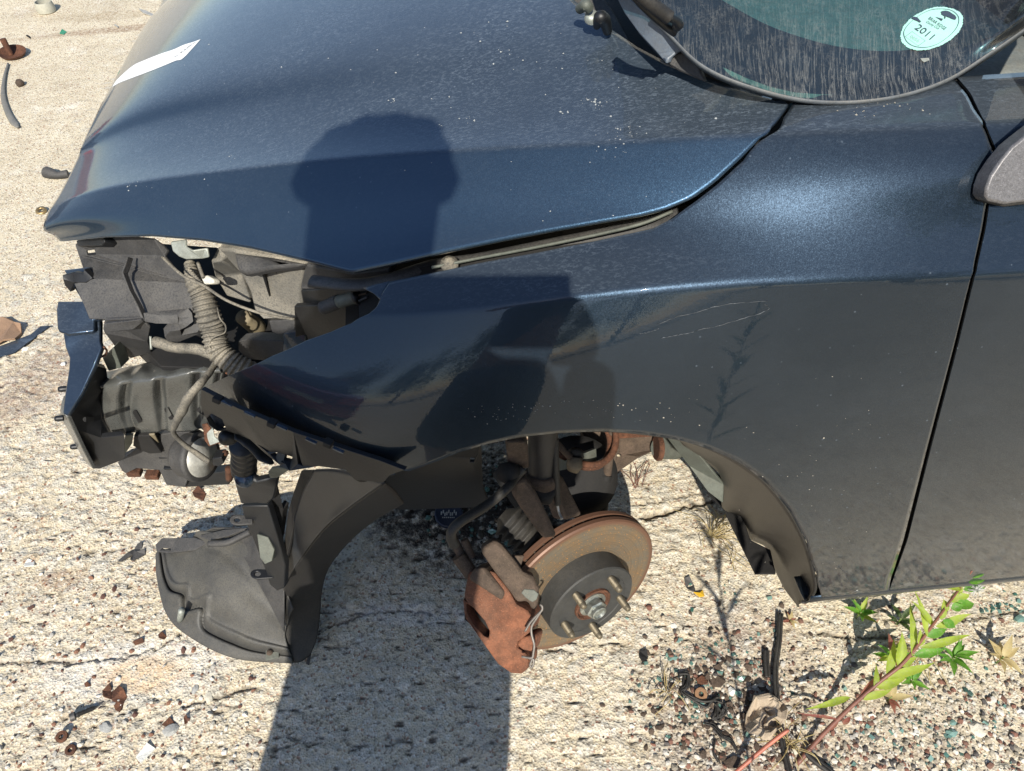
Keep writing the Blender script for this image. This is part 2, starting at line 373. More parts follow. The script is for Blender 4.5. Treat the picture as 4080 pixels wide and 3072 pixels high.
a_st = nd(N, 'ShaderNodeAttribute', attribute_name='stone').outputs['Fac']; a_pt = nd(N, 'ShaderNodeAttribute', attribute_name='pit').outputs['Fac']
def noi(sc, det=5, ro=.6, vec=None): n = nd(N, 'ShaderNodeTexNoise', Scale=sc, Detail=det, Roughness=ro); L.new(vec or pos, n.inputs['Vector']); return n.outputs[0]
def blob(px, py, sx, sy, rot=0):        # soft stain or painted shade at a place on the ground
    p = Pz(px, py, 0); mp = N.new('ShaderNodeMapping'); mp.vector_type = 'TEXTURE'; mp.inputs['Location'].default_value = (p[0], p[1], 0); mp.inputs['Rotation'].default_value = (0, 0, R(rot)); mp.inputs['Scale'].default_value = (sx, sy, 1)
    L.new(pos, mp.inputs['Vector']); gr = N.new('ShaderNodeTexGradient'); gr.gradient_type = 'SPHERICAL'; L.new(mp.outputs[0], gr.inputs[0])
    return math_(N, L, 'MULTIPLY', math_(N, L, 'MULTIPLY', gr.outputs['Fac'], 2.2, clamp=True), ramp_out(N, L, noi(55, 5, .7), [(.35, 0.), (.62, 1.)]))
c = mixc(N, L, ramp_out(N, L, noi(14, 6, .65), [(.3, 0.), (.7, 1.)]), (.54, .445, .30), (.72, .64, .47))
c = mixc(N, L, ramp_out(N, L, noi(2.2, 4, .6), [(.4, 0.), (.65, .6)]), c, (.50, .42, .285))
c = mixc(N, L, ramp_out(N, L, noi(5.5, 7, .72), [(.52, 0.), (.66, .5)]), c, (.36, .29, .20))
c = mixc(N, L, ramp_out(N, L, noi(7.3, 6, .7), [(.56, 0.), (.68, .55)]), c, (.82, .78, .68))
c = mixc(N, L, ramp_out(N, L, noi(150, 4, .7), [(.35, .0), (.75, .55)]), c, (.72, .66, .54))
c = mixc(N, L, ramp_out(N, L, noi(230, 3, .7), [(.55, .0), (.70, .6)]), c, (.20, .165, .12))
# stones pressed in the surface: cream, grey, tan
sc_ = ramp(N, [(0., (.3, .26, .2)), (.2, (.52, .47, .38)), (.45, (.40, .40, .37)), (.62, (.66, .62, .52)), (.8, (.42, .33, .22)), (1., (.70, .68, .62))]); L.new(a_st, sc_.inputs[0])
c = mixc(N, L, math_(N, L, 'MULTIPLY', math_(N, L, 'GREATER_THAN', a_st, .05), .55), c, sc_.outputs[0])
v = nd(N, 'ShaderNodeTexVoronoi', Scale=240); L.new(pos, v.inputs['Vector'])
sx = N.new('ShaderNodeSeparateColor'); L.new(v.outputs['Color'], sx.inputs[0])
grain = ramp_out(N, L, sx.outputs[0], [(0., 0.), (.80, 0.), (.9, 1.)])
c = mixc(N, L, math_(N, L, 'MULTIPLY', grain, .5), c, (.80, .77, .68))
gr2 = ramp_out(N, L, sx.outputs[1], [(0., 0.), (.86, 0.), (.93, 1.)])
c = mixc(N, L, math_(N, L, 'MULTIPLY', gr2, .6), c, (.15, .115, .085))
gr3 = ramp_out(N, L, sx.outputs[2], [(0., 0.), (.95, 0.), (.97, 1.)])
c = mixc(N, L, math_(N, L, 'MULTIPLY', gr3, .6), c, (.26, .09, .05))
c = mixc(N, L, math_(N, L, 'MULTIPLY', a_pt, .7, clamp=True), c, (.09, .07, .05))  # pits and cracks coloured dark, their small shadows included in the colour
c = mixc(N, L, math_(N, L, 'MULTIPLY', blob(560, 2660, .22, .07, 8), .55), c, (.78, .77, .74))
c = mixc(N, L, math_(N, L, 'MULTIPLY', blob(570, 2690, .10, .045, 5), .6), c, (.62, .36, .12))
c = mixc(N, L, math_(N, L, 'MULTIPLY', blob(1650, 2450, .16, .03, -3), .5), c, (.75, .75, .74))
c = mixc(N, L, math_(N, L, 'MULTIPLY', blob(640, 100, .7, .045, 14), .75), c, (.22, .12, .07))
c = mixc(N, L, math_(N, L, 'MULTIPLY', blob(400, 65, .30, .07, 8), .5), c, (.30, .22, .13))
c = mixc(N, L, math_(N, L, 'MULTIPLY', blob(240, 2310, .06, .03, 0), .6), c, (.25, .13, .07))
c = mixc(N, L, math_(N, L, 'MULTIPLY', blob(120, 1540, .22, .13, 60), .6), c, (.17, .09, .07))
c = mixc(N, L, math_(N, L, 'MULTIPLY', blob(2950, 2800, .26, .17, 60), .6), c, (.17, .10, .075))
c = mixc(N, L, math_(N, L, 'MULTIPLY', blob(3500, 2950, .22, .12, 20), .4), c, (.2, .13, .10))
c = mixc(N, L, math_(N, L, 'MULTIPLY', blob(1950, 2120, .30, .14, 5), 1.), c, (.035, .028, .024))  # dark patches from here on: dirt under the engine plus its shade painted in
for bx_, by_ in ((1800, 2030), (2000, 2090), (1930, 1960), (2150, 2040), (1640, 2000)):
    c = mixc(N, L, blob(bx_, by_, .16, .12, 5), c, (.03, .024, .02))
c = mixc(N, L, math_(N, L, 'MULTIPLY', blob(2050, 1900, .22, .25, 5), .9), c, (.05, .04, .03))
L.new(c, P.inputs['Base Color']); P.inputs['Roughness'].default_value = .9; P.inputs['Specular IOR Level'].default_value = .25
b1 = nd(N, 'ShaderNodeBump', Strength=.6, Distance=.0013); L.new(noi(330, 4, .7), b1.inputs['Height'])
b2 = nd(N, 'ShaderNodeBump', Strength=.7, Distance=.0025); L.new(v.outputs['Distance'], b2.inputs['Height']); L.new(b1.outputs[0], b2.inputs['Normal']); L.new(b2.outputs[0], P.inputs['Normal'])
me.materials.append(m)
# ---------------------------------------------------------------- the car: body shell as one smooth surface, panels cut from it
car = empty('parked_car', tuple(CO), 'dark blue metallic car jacked up with its front bumper, headlight and front wheel missing', 'car'); car.rotation_euler = (0, 0, _y)
ka = [-.78, -.71, -.60, -.47, -.34, -.20, -.05, .10, .25, .42, .60, .9, 1.3, 1.7]
#     rows from the hood's centre line down to the sill: (b values), (z values) at the stations ka
crb = [.52, .495, .452, .391, .331, .272, .219, .172, .140, .128, .125, .125, .125, .125]
crz = [.752, .796, .846, .893, .936, .975, 1.006, 1.033, 1.050, 1.058, 1.065, 1.075, 1.085, 1.085]
def off(db, dz): k = np.clip((np.array(ka)+.80)/.25, .25, 1); return (list(np.array(crb)+db), list(np.array(crz)+dz*k))
rows = [([.88]*14, list(np.array(crz)+.056*np.clip((np.array(ka)+.80)/.25, .1, 1))), ([.74]*14, list(np.array(crz)+.054*np.clip((np.array(ka)+.80)/.25, .1, 1))),
 (list(np.array(crb)*.75+.25), list(np.array(crz)+.036*np.clip((np.array(ka)+.80)/.25, .1, 1))), off(.14, .017), off(.055, .0005), (crb, crz), (crb, crz), off(-.040, -.029),
 ([.52, .475, .405, .32, .25, .192, .142, .108, .085, .085, .085, .085, .085, .085], [.73, .76, .80, .83, .862, .905, .948, .978, .990, .990, .985, .99, .99, .99]),
 ([.52, .465, .37, .27, .185, .118, .080, .060, .045, .043, .045, .045, .045, .045], [.72, .75, .785, .812, .840, .885, .925, .945, .950, .948, .94, .94, .94, .94]),
 ([.52, .465, .37, .27, .185, .118, .080, .060, .045, .043, .045, .045, .045, .045], [.72, .75, .785, .812, .840, .885, .925, .945, .950, .948, .94, .94, .94, .94]),
 ([.52, .46, .345, .235, .142, .080, .051, .039, .028, .026, .03, .03, .03, .03], [.71, .738, .768, .784, .803, .834, .868, .884, .882, .875, .87, .87, .87, .87]),
 ([.52, .455, .33, .205, .105, .05, .028, .019, .012, .010, .010, .010, .010, .010], [.70, .72, .74, .75, .758, .768, .79, .80, .79, .77, .77, .77, .77, .77]),
 ([.52, .45, .32, .19, .09, .033, .012, .005, .0, .0, .0, .0, .0, .0], [.66, .67, .68, .685, .69, .695, .70, .70, .68, .66, .66, .66, .66, .66]),
 ([.52, .45, .32, .19, .088, .03, .008, .0, -.003, -.004, -.004, -.004, -.004, -.004], [.58, .58, .58, .58, .58, .58, .57, .56, .55, .54, .54, .54, .54, .54]),
 ([.52, .45, .32, .19, .088, .03, .008, .0, .0, .0, .0, .0, .0, .0], [.48, .48, .48, .48, .48, .47, .46, .45, .44, .43, .43, .43, .43, .43]),
 ([.52, .45, .32, .19, .09, .033, .010, .003, .002, .002, .002, .002, .002, .002], [.38]*14),
 ([.52, .45, .33, .20, .09, .035, .012, .005, .004, .004, .004, .004, .004, .004], [.34]*14),
 ([.53, .46, .36, .24, .10, .045, .02, .012, .012, .012, .012, .012, .012, .012], [.31]*14),
 ([.53, .46, .36, .24, .14, .09, .07, .06, .06, .06, .06, .06, .06, .06], [.30]*14)]
fb = [natcub(ka, r[0]) for r in rows]; fz = [natcub(ka, r[1]) for r in rows]; NR = len(rows)
def S(a, v):
    """shell point: a = car station, v = 0..1 from centre line to sill (uniform cubic B-spline across the rows)"""
    a = np.atleast_1d(np.asarray(a, float)); v = np.atleast_1d(np.asarray(v, float)); s = np.clip(v, 0, 1)*(NR-1); i = np.minimum(s.astype(int), NR-2); t = s-i
    w = [(1-t)**3/6, (3*t**3-6*t**2+4)/6, (-3*t**3+3*t**2+3*t+1)/6, t**3/6]
    Bm = np.stack([f(a) for f in fb]); Zm = np.stack([f(a) for f in fz]); k = np.arange(len(a)); b = 0; z = 0
    for d, ww in zip((-1, 0, 1, 2), w):
        j = i+d; jl = j < 0; jh = j > NR-1; jj = np.clip(j, 0, NR-1)
        bb = Bm[jj, k]; zz = Zm[jj, k]
        bb = np.where(jl, 2*Bm[0, k]-Bm[1, k], bb); bb = np.where(jh, 2*Bm[-1, k]-Bm[-2, k], bb); zz = np.where(jl, Zm[1, k], zz); zz = np.where(jh, 2*Zm[-1, k]-Zm[-2, k], zz)
        b = b+ww*bb; z = z+ww*zz
    return CO+a[:, None]*CA+b[:, None]*CB+z[:, None]*np.array([0, 0, 1.])
_ga = np.linspace(-.76, 1.3, 260); _gv = np.linspace(0, 1, 300); _GA, _GV = np.meshgrid(_ga, _gv, indexing='ij')
_GP = S(_GA.ravel(), _GV.ravel()); _GX = proj(_GP); _dep = (_GP-CAM)@FW
def uv_at(px, py, lim=None):
    """shell parameters of the point seen at a place of the photograph"""
    d = np.hypot(_GX[:, 0]-px, _GX[:, 1]-py)
    near_ = d < 30
    if near_.any(): dd = np.where(near_, _dep*2000+d, 1e9); k = int(np.argmin(dd))
    else: k = int(np.argmin(d))
    a, v = _GA.ravel()[k], _GV.ravel()[k]; best = (1e9, a, v)
    for _ in range(25):
        p = proj(S([a, a+1e-4, a], [v, v, v+1e-4])); J = np.stack([(p[1]-p[0])/1e-4, (p[2]-p[0])/1e-4], 1); e = np.array([px, py])-p[0]
        if np.hypot(*e) < best[0]: best = (np.hypot(*e), a, v)
        if np.hypot(*e) < .3: break
        st = np.linalg.lstsq(J.T@J+np.eye(2)*1e2, J.T@e, rcond=None)[0]; st = np.clip(st, [-.02, -.012], [.02, .012]); a += st[0]; v = min(max(v+st[1], 0), 1)
    return np.array(best[1:])
def dens(pts, step=60):
    out = []
    for p, q in zip(pts[:-1], pts[1:]):
        n = max(1, int(math.hypot(q[0]-p[0], q[1]-p[1])/step)); out += [(p[0]+(q[0]-p[0])*i/n, p[1]+(q[1]-p[1])*i/n) for i in range(n)]
    return out+[pts[-1]]
def uvs(pts): return np.array([uv_at(*p) for p in pts])
def resamp(U, n, w=(1, .9)):
    D = np.hypot(np.diff(U[:, 0])*w[0], np.diff(U[:, 1])*w[1]); s = np.concatenate([[0], np.cumsum(D)]); t = np.linspace(0, s[-1], n)
    return np.stack([np.interp(t, s, U[:, 0]), np.interp(t, s, U[:, 1])], 1)
def ruled(T, Bt, m, p=1.): 
    t = (np.linspace(0, 1, m)**p)[None, :, None]; return T[:, None]*(1-t)+Bt[:, None]*t
def panel(name, UV, mt, parent=car, th=.0022, mirror=False):
    n, m_ = UV.shape[:2]; P_ = S(UV[..., 0].ravel(), UV[..., 1].ravel())
    mb = MB().grid(P_.reshape(n, m_, 3)); o = mesh_obj(name, mb.v, mb.f, mt, parent)
    bm = bmesh.new(); bm.from_mesh(o.data); bmesh.ops.remove_doubles(bm, verts=bm.verts, dist=1e-5)
    c = Vector(P_.mean(0)); out = Vector(CO+CA*.1+CB*.6+np.array([0, 0, .4]))
    f = [x for x in bm.faces][len(bm.faces)//2]
    if f.normal.dot(f.calc_center_median()-out) < 0: bmesh.ops.reverse_faces(bm, faces=bm.faces)
    bm.to_mesh(o.data); bm.free()
    so = o.modifiers.new('thickness', 'SOLIDIFY'); so.thickness = th; so.offset = -1; so.use_rim = True
    return o
# hood
gapL = [(240, 962), (420, 945), (600, 940), (800, 957), (1000, 990), (1200, 1035), (1400, 1085), (1560, 1052), (1780, 1003), (2000, 958), (2200, 920), (2400, 885), (2560, 858), (2660, 832), (2760, 790), (2850, 725), (2950, 632), (3040, 540), (3110, 460), (3150, 400)]
rearL = [(3150, 400), (3050, 377), (2900, 335), (2760, 290), (2640, 240), (2540, 187), (2440, 120), (2360, 60), (2290, 3)]
gU = resamp(uvs(dens(gapL, 40)), 150); rU = uvs(dens(rearL, 40))
_last = rU[-1]; rU = np.vstack([rU, [[_last[0]-.03, _last[1]*.72], [_last[0]-.05, _last[1]*.45], [_last[0]-.06, _last[1]*.2], [_last[0]-.062, 0]]])
rU = resamp(rU, 90)
fU = np.array([gU[0], [-.735, gU[0][1]*.9], [-.738, gU[0][1]*.75], [-.725, gU[0][1]*.5], [-.705, 0]]); fU = resamp(fU, 90)
n1, n2 = 150, 90; s_ = np.linspace(0, 1, n1)[:, None, None]; t_ = np.linspace(0, 1, n2)[None, :, None]
cU = np.stack([np.linspace(fU[-1][0], rU[-1][0], n1), np.zeros(n1)], 1)
Cn = (1-s_)*fU[None]+s_*rU[None]+(1-t_)*gU[:, None]+t_*cU[:, None]-((1-s_)*(1-t_)*fU[0]+(1-s_)*t_*fU[-1]+s_*(1-t_)*rU[0]+s_*t_*rU[-1])
n, m_ = Cn.shape[:2]; HP = S(Cn[..., 0].ravel(), Cn[..., 1].ravel()).reshape(n, m_, 3)
def mirrorC(Pn): d = Pn-CO; b = d@CB; return Pn+np.expand_dims(2*(.88-b), -1)*CB
HP2 = np.concatenate([HP, mirrorC(HP[:, -2::-1])], 1)
hood = mesh_obj('hood', *(lambda mb: (mb.v, [f[::-1] for f in mb.f]))(MB().grid(HP2)), M['hood_paint'], car)
bm = bmesh.new(); bm.from_mesh(hood.data); bmesh.ops.remove_doubles(bm, verts=bm.verts, dist=1e-6); bm.normal_update()
if sum(f.normal.z for f in bm.faces) < 0: bmesh.ops.reverse_faces(bm, faces=bm.faces)
bm.to_mesh(hood.data); bm.free()
so = hood.modifiers.new('t', 'SOLIDIFY'); so.thickness = .004; so.offset = -1
# front fender: matched pairs along its upper and lower outline
top = [(812, 1550), (942, 1483), (1080, 1420), (1220, 1357), (1320, 1322), (1401, 1288), (1470, 1250), (1500, 1222), (1513, 1195), (1525, 1160), (1550, 1122), (1700, 1092), (1900, 1050), (2150, 1005), (2400, 955), (2600, 912), (2680, 870), (2775, 800), (2862, 732), (2962, 640), (3052, 548), (3122, 468), (3162, 405), (3300, 408), (3450, 402), (3600, 380), (3700, 348), (3798, 312)]
bot = [(805, 1560), (940, 1617), (1080, 1672), (1220, 1728), (1350, 1776), (1450, 1812), (1530, 1846), (1575, 1862), (1600, 1874), (1628, 1878), (1720, 1845), (1830, 1802), (1950, 1766), (2080, 1740), (2220, 1725), (2400, 1718), (2560, 1728), (2700, 1752), (2830, 1790), (2950, 1845), (3060, 1930), (3150, 2040), (3215, 2160), (3255, 2290), (3266, 2350), (3272, 2408), (3370, 2402), (3528, 2382)]
right = [(3798, 312), (3850, 372), (3915, 505), (3972, 645), (3975, 652), (3925, 720), (3905, 775), (3932, 800), (3915, 900), (3880, 1050), (3800, 1380), (3700, 1760), (3600, 2150), (3528, 2382)]
tu = uvs(top); bu = uvs(bot)
def fine(U, k):
    out = []
    for p, q in zip(U[:-1], U[1:]): out += [p+(q-p)*i/k for i in range(k)]
    return np.array(out+[U[-1]])
FT = fine(tu, 6); FB = fine(bu, 6); ru = uvs(dens(right, 60))
UVF = ruled(FT, FB, 70)
# bend the last stretch so the rear edge follows the door gap
rr = resamp(ru, 70, (1, 2)); k0 = 6*23; nb = len(FT)-k0
for i in range(nb):
    w = (i/(nb-1))**2; UVF[k0+i] += w*(rr-UVF[-1]*1.0) if i < nb-1 else 0
UVF[-1] = rr
fender = panel('front_fender', UVF, M['paint'])
tg = np.array([ruled(uvs([(1515, 1196), (1519, 1185), (1522, 1172), (1527, 1160), (1552, 1121)]), uvs([(1508, 1188), (1490, 1170), (1444, 1147), (1490, 1134), (1551, 1120)]), 5)]).reshape(5, 5, 2)
tgo = panel('fender_tab', tg, M['paint'], fender)
# the far side fender is the same pressing mirrored
me2 = fender.data.copy(); far = link(bpy.data.objects.new('front_fender', me2)); 
for vv in me2.vertices: vv.co = Vector(mirrorC(np.array(vv.co)[None])[0])
me2.flip_normals(); far.parent = car; far.matrix_parent_inverse = pmat(car).inverted(); so = far.modifiers.new('t', 'SOLIDIFY'); so.thickness = .0022; so.offset = -1
# front door
dl = [(3945, 800), (3932, 900), (3897, 1050), (3817, 1380), (3717, 1760), (3617, 2150), (3545, 2352)]
dU = resamp(uvs(dens(dl, 50)), 60, (1, 2)); dR = np.stack([np.full(60, 1.28), dU[:, 1]], 1)
door = panel('front_door', ruled(dU, dR, 60, 2.5), M['paint'])
pl = [(3812, 306), (3866, 366), (3930, 500), (3990, 640), (3992, 660), (3945, 730), (3930, 780), (3945, 800)]
pU = resamp(uvs(dens(pl, 30)), 30, (1, 2)); pU[0, 1] = min(pU[0, 1], pU[1, 1])
pR = np.stack([np.full(30, 1.28), np.linspace(pU[0, 1]-.0, dU[0, 1], 30)], 1)
belt = panel('door_shoulder', ruled(pU, pR, 60, 2.5), M['paint'])
# sill below the door
sB = [uv_at(3262, 2375)]+[uv_at(3545, 2352)]; va = sB[1][1]
aa = np.linspace(sB[0][0]-.01, 1.28, 40); base_ = S(aa, np.full(40, va)); prof = [(.003, .003), (.0015, -.004), (.001, -.010), (.003, -.017), (.010, -.023), (.022, -.026), (.05, -.027)]
sill = MB().grid([[p+CB*db+np.array([0, 0, dz]) for db, dz in prof] for p in base_]).obj('sill', M['paint'], car, solid=.002)
for g_ in (0.62,): pass
# dark door jamb behind the gaps
jl = uvs(dens([(3805, 309), (3858, 369), (3922, 503), (3981, 648), (3936, 725), (3918, 778), (3938, 800), (3924, 900), (3888, 1050), (3808, 1380), (3708, 1760), (3608, 2150), (3538, 2356)], 60))
J = [[S([u[0]+da], [u[1]])[0]+CB*.016-np.array([0, 0, .010 if u[1] < .5 else .0]) for da in (-.035, -.012, .012, .035)] for u in jl]
MB().grid(J).obj('door_jamb', M['dark'], car)
jh = uvs(dens(gapL[6:], 60)); J = [[S([u[0]], [u[1]+dv])[0]-np.array([0, 0, .055]) for dv in (-.03, 0, .03)] for u in jh]
MB().grid(J).obj('hood_gutter', M['dark'], car)
from mathutils.bvhtree import BVHTree
def onmesh(pts, bv, off=.001):
    out = []
    for p in pts:
        d = Vector(ray(p[0], p[1])).normalized(); h = bv.ray_cast(Vector(CAM), d)
        out.append(np.array(h[0])-np.array(d)*off if h[0] is not None else CAM+np.array(d)*1.2)
    return np.array(out)
# ---------------------------------------------------------------- measuring scales: enlarged views of the photograph back to its own pixels
def view(x0, y0, s): return lambda *pts: [(x0+p[0]/s, y0+p[1]/s)+tuple(p[2:]) for p in pts]
Q3 = view(220, 900, 3.253); Q4 = view(220, 1380, 2.777); Q5 = view(750, 950, 2.765); Q6 = view(780, 1500, 2.572)
Z1 = view(500, 1700, 1.5867); Z2 = view(1600, 1650, 1.514); Z3 = view(2600, 1650, 1.1716); Z4 = view(0, 2000, 1.554); A4 = view(100, 850, 1.3825)
K2 = view(1780, 1700, 2.404); G3 = view(2600, 2450, 2.679); G4 = view(3200, 2200, 2.083); G5 = view(0, 0, 2.765); G6 = view(0, 1200, 2.38); W2 = view(2200, 0, 3.16); S1 = view(3500, 0, 4.384)
def at(pts, z=None): return np.array([Pz(p[0], p[1], p[2] if len(p) > 2 else z) for p in pts])
def onplane(pts, p0, n): n = np.asarray(n, float); return np.array([CAM+ray(*p[:2])*(((p0-CAM)@n)/(ray(*p[:2])@n)) for p in pts])
def slab(name, pts, z, mt, th=.004, parent=car, holes=None, bev=.0012, hz=None, nrm=None, fold=None):
    P_ = at(pts, z); H = [at(h, hz if hz is not None else z) for h in (holes or [])]
    return MB().plate(P_, th, nrm, H).obj(name, mt, parent, smooth=True, angle=35, bevel=bev)
def sheet(name, G, mt, th=.003, parent=car, **k):
    """smooth sheet through a grid of (px, py, z) control points, splined both ways"""
    G = np.array([[Pz(*p) for p in row] for row in G]); nv = k.pop('nv', 24); nu = k.pop('nu', 24)
    A_ = np.array([spline(r, nv) for r in G]); A_ = np.array([spline(A_[:, j], nu) for j in range(nv)]).transpose(1, 0, 2)
    f = k.pop('disp', None)
    if f is not None: A_ = f(A_)
    mb = MB().grid(A_); o = mb.obj(name, mt, parent); 
    so = o.modifiers.new('t', 'SOLIDIFY'); so.thickness = th; so.offset = 0
    return o
def rod(name, pts, z, rad, mt, parent=car, n=12, m=40, rings=None, flat=None):
    P_ = spline(at(pts, z), m); r = np.interp(np.linspace(0, 1, m), np.linspace(0, 1, len(rad)), rad) if np.ndim(rad) else np.full(m, rad)
    if rings: 
        L_ = np.concatenate([[0], np.cumsum(np.linalg.norm(np.diff(P_, axis=0), axis=1))]); r = r*(1+rings[1]*np.sin(L_/rings[0]*2*math.pi))
    if flat: r = np.stack([r, r*flat], 1)
    return MB().tube(P_, r, n).obj(name, mt, parent)

# dark structure behind everything: the engine and the underbody
mb = MB(); mb.box(W(.35, 1.0, .50), (.75, .42, .17), CA, CB); mb.box(W(-.20, 1.0, .56), (.25, .42, .13), CA, CB)
mb.box(W(1.2, .80, .40), (.75, .68, .03), CA, CB)
mb.obj('underbody', M['dark'], car, smooth=False, bevel=.02)
slab('bay_dark_slab', [(330, 1010), (640, 970), (860, 985), (1250, 1060), (1480, 1140), (1500, 1240), (1200, 1400), (1000, 1470), (640, 1460), (560, 1380), (430, 1250), (360, 1150)], .60, M['dark'], .05)  # dark slab added for the blackness of the bay behind the shroud
# inner wing under the hood gap
inner = []
for a_ in np.linspace(-.30, .62, 24):
    va = .56; p = S([a_], [va])[0]; c_ = toC(p)
    inner.append([W(a_, c_[1]+.03, c_[2]-.05), W(a_, c_[1]+.12, c_[2]-.03), W(a_, c_[1]+.20, c_[2]-.06), W(a_, c_[1]+.24, c_[2]-.3)])
MB().grid(inner).obj('inner_wing', M['dark'], car, solid=.002)
rail = [Pz(x, y, z) for x, y, z in [(1240, 1120, .85), (1420, 1135, .855), (1560, 1110, .86), (1720, 1060, .865), (1900, 1035, .88), (2150, 985, .90), (2400, 935, .92), (2600, 890, .935), (2700, 855, .95)]]
MB().tube(spline(rail, 50), np.stack([np.full(50, .010), np.full(50, .005)], 1), 10).obj('wing_rail', M['grey_plastic'], car)
seal = [Pz(x, y, z) for x, y, z in [(1720, 1066, .89), (1900, 1030, .90), (2150, 982, .92), (2400, 930, .94), (2560, 890, .955), (2680, 842, .965)]]
MB().tube(spline(seal, 50), .0019, 8).obj('bonnet_seal', M['greysteel'], car)
MB().lathe([(0, .003), (.005, .003), (.006, 0), (.0095, -.001), (.010, -.004)], Pz(1790, 1045, .895), (0, -.3, 1), 20).obj('wing_bolt', M['hose'], car)

# grey shroud beside the radiator
top_sh = Q3((255, 240, .715), (300, 200, .735), (640, 130, .76), (900, 120, .765), (1280, 160, .775), (1385, 235, .765), (1470, 320, .755), (1420, 390, .75), (1560, 560, .745), (1750, 735, .735), (1780, 1000, .715), (1790, 1170, .70), (1740, 1180, .70), (1130, 1215, .69), (650, 1215, .68), (440, 1205, .68), (340, 960, .695), (240, 745, .705), (500, 680, .715), (360, 560, .715), (300, 380, .71))
sh = slab('radiator_shroud', top_sh, None, M['grey_plastic'], .004, holes=[Q3((395, 315, .722), (500, 300, .724), (530, 370, .72), (415, 385, .718))])
slab('shroud_ridge', Q3((930, 400, .752), (945, 402, .752), (905, 530, .746), (875, 600, .742), (960, 830, .73), (1060, 1010, .717), (1160, 1230, .70), (1130, 1235, .70), (1035, 1020, .716), (935, 830, .729), (850, 600, .741), (885, 520, .746)), None, M['grey_plastic'], .010, parent=sh)
slab('shroud_latch', Q3((270, 195, .735), (370, 135, .75), (620, 125, .765), (640, 210, .76), (600, 260, .752), (290, 265, .735)), None, M['black'], .018, parent=sh)
slab('shroud_lower', Q3((640, 1220, .69), (1110, 1200, .70), (1230, 1320, .685), (1200, 1500, .64), (1250, 1640, .60), (980, 1720, .57), (800, 1600, .60), (640, 1390, .67), (620, 1340, .675)), None, M['grey_plastic'], .004, parent=car)
slab('shroud_fold', Q3((640, 1270, .70), (1110, 1215, .705), (1150, 1240, .70), (1010, 1350, .69), (650, 1385, .685)), None, M['grey_plastic'], .006)
slab('shroud_bracket', Q3((1160, 1240, .70), (1740, 1180, .705), (1790, 1240, .70), (1700, 1310, .695), (1480, 1370, .685), (1420, 1440, .675), (1460, 1500, .665), (1620, 1500, .665), (1890, 1390, .675), (1910, 1290, .685), (1840, 1380, .68), (1640, 1420, .675), (1620, 1350, .69), (1600, 1270, .70), (1300, 1265, .70)), None, M['grey_plastic'], .012)
slab('torn_plastic', Q3((90, 640, .715), (240, 600, .72), (350, 620, .72), (370, 560, .725), (490, 680, .715), (400, 740, .71), (250, 740, .705), (195, 860, .69), (120, 770, .70), (100, 700, .71)), None, M['black'], .010)
# painted bumper mounting on the corner
slab('bumper_mount', G6((775, 0, .685), (545, 0, .675), (530, 80, .672), (540, 260, .665), (560, 295, .662), (650, 318, .66), (880, 290, .66), (895, 260, .662), (895, 180, .665), (960, 160, .67), (900, -60, .69), (850, -330, .72), (600, -300, .70)), None, M['steel_blue'], .012, bev=.003)
slab('bumper_plate', G6((595, 300, .655), (650, 322, .655), (890, 300, .655), (900, 180, .66), (945, 180, .66), (945, 380, .65), (965, 440, .645), (905, 600, .63), (780, 870, .60), (640, 1095, .575), (590, 1065, .575), (610, 900, .595), (650, 640, .62), (655, 540, .63), (620, 450, .64)), None, M['steel_blue'], .008, bev=.002)
slab('bumper_edge', G6((590, 1060, .575), (640, 1100, .57), (700, 1230, .53), (790, 1420, .48), (880, 1590, .43), (840, 1560, .425), (760, 1450, .45), (640, 1220, .51), (565, 1090, .56), (575, 980, .58), (600, 900, .59)), None, M['beam'], .006)
slab('bumper_box', G6((645, 1100, .565), (700, 1030, .575), (900, 610, .61), (1010, 640, .58), (1030, 800, .56), (960, 900, .54), (960, 1290, .48), (1180, 1270, .50), (1190, 1480, .44), (1160, 1510, .43), (950, 1590, .41), (880, 1592, .41), (790, 1420, .46), (700, 1230, .52)), None, M['black'], .01)
slab('tan_stay', Q4((520, 130, .60), (600, 60, .62), (640, 10, .64), (730, 240, .585), (590, 275, .575)), None, M['greysteel'], .02)
rod('rust_hook', Q4((490, 125, .62), (550, 95, .625), (570, 50, .635), (540, 5, .65)), None, .0016, M['rust'])
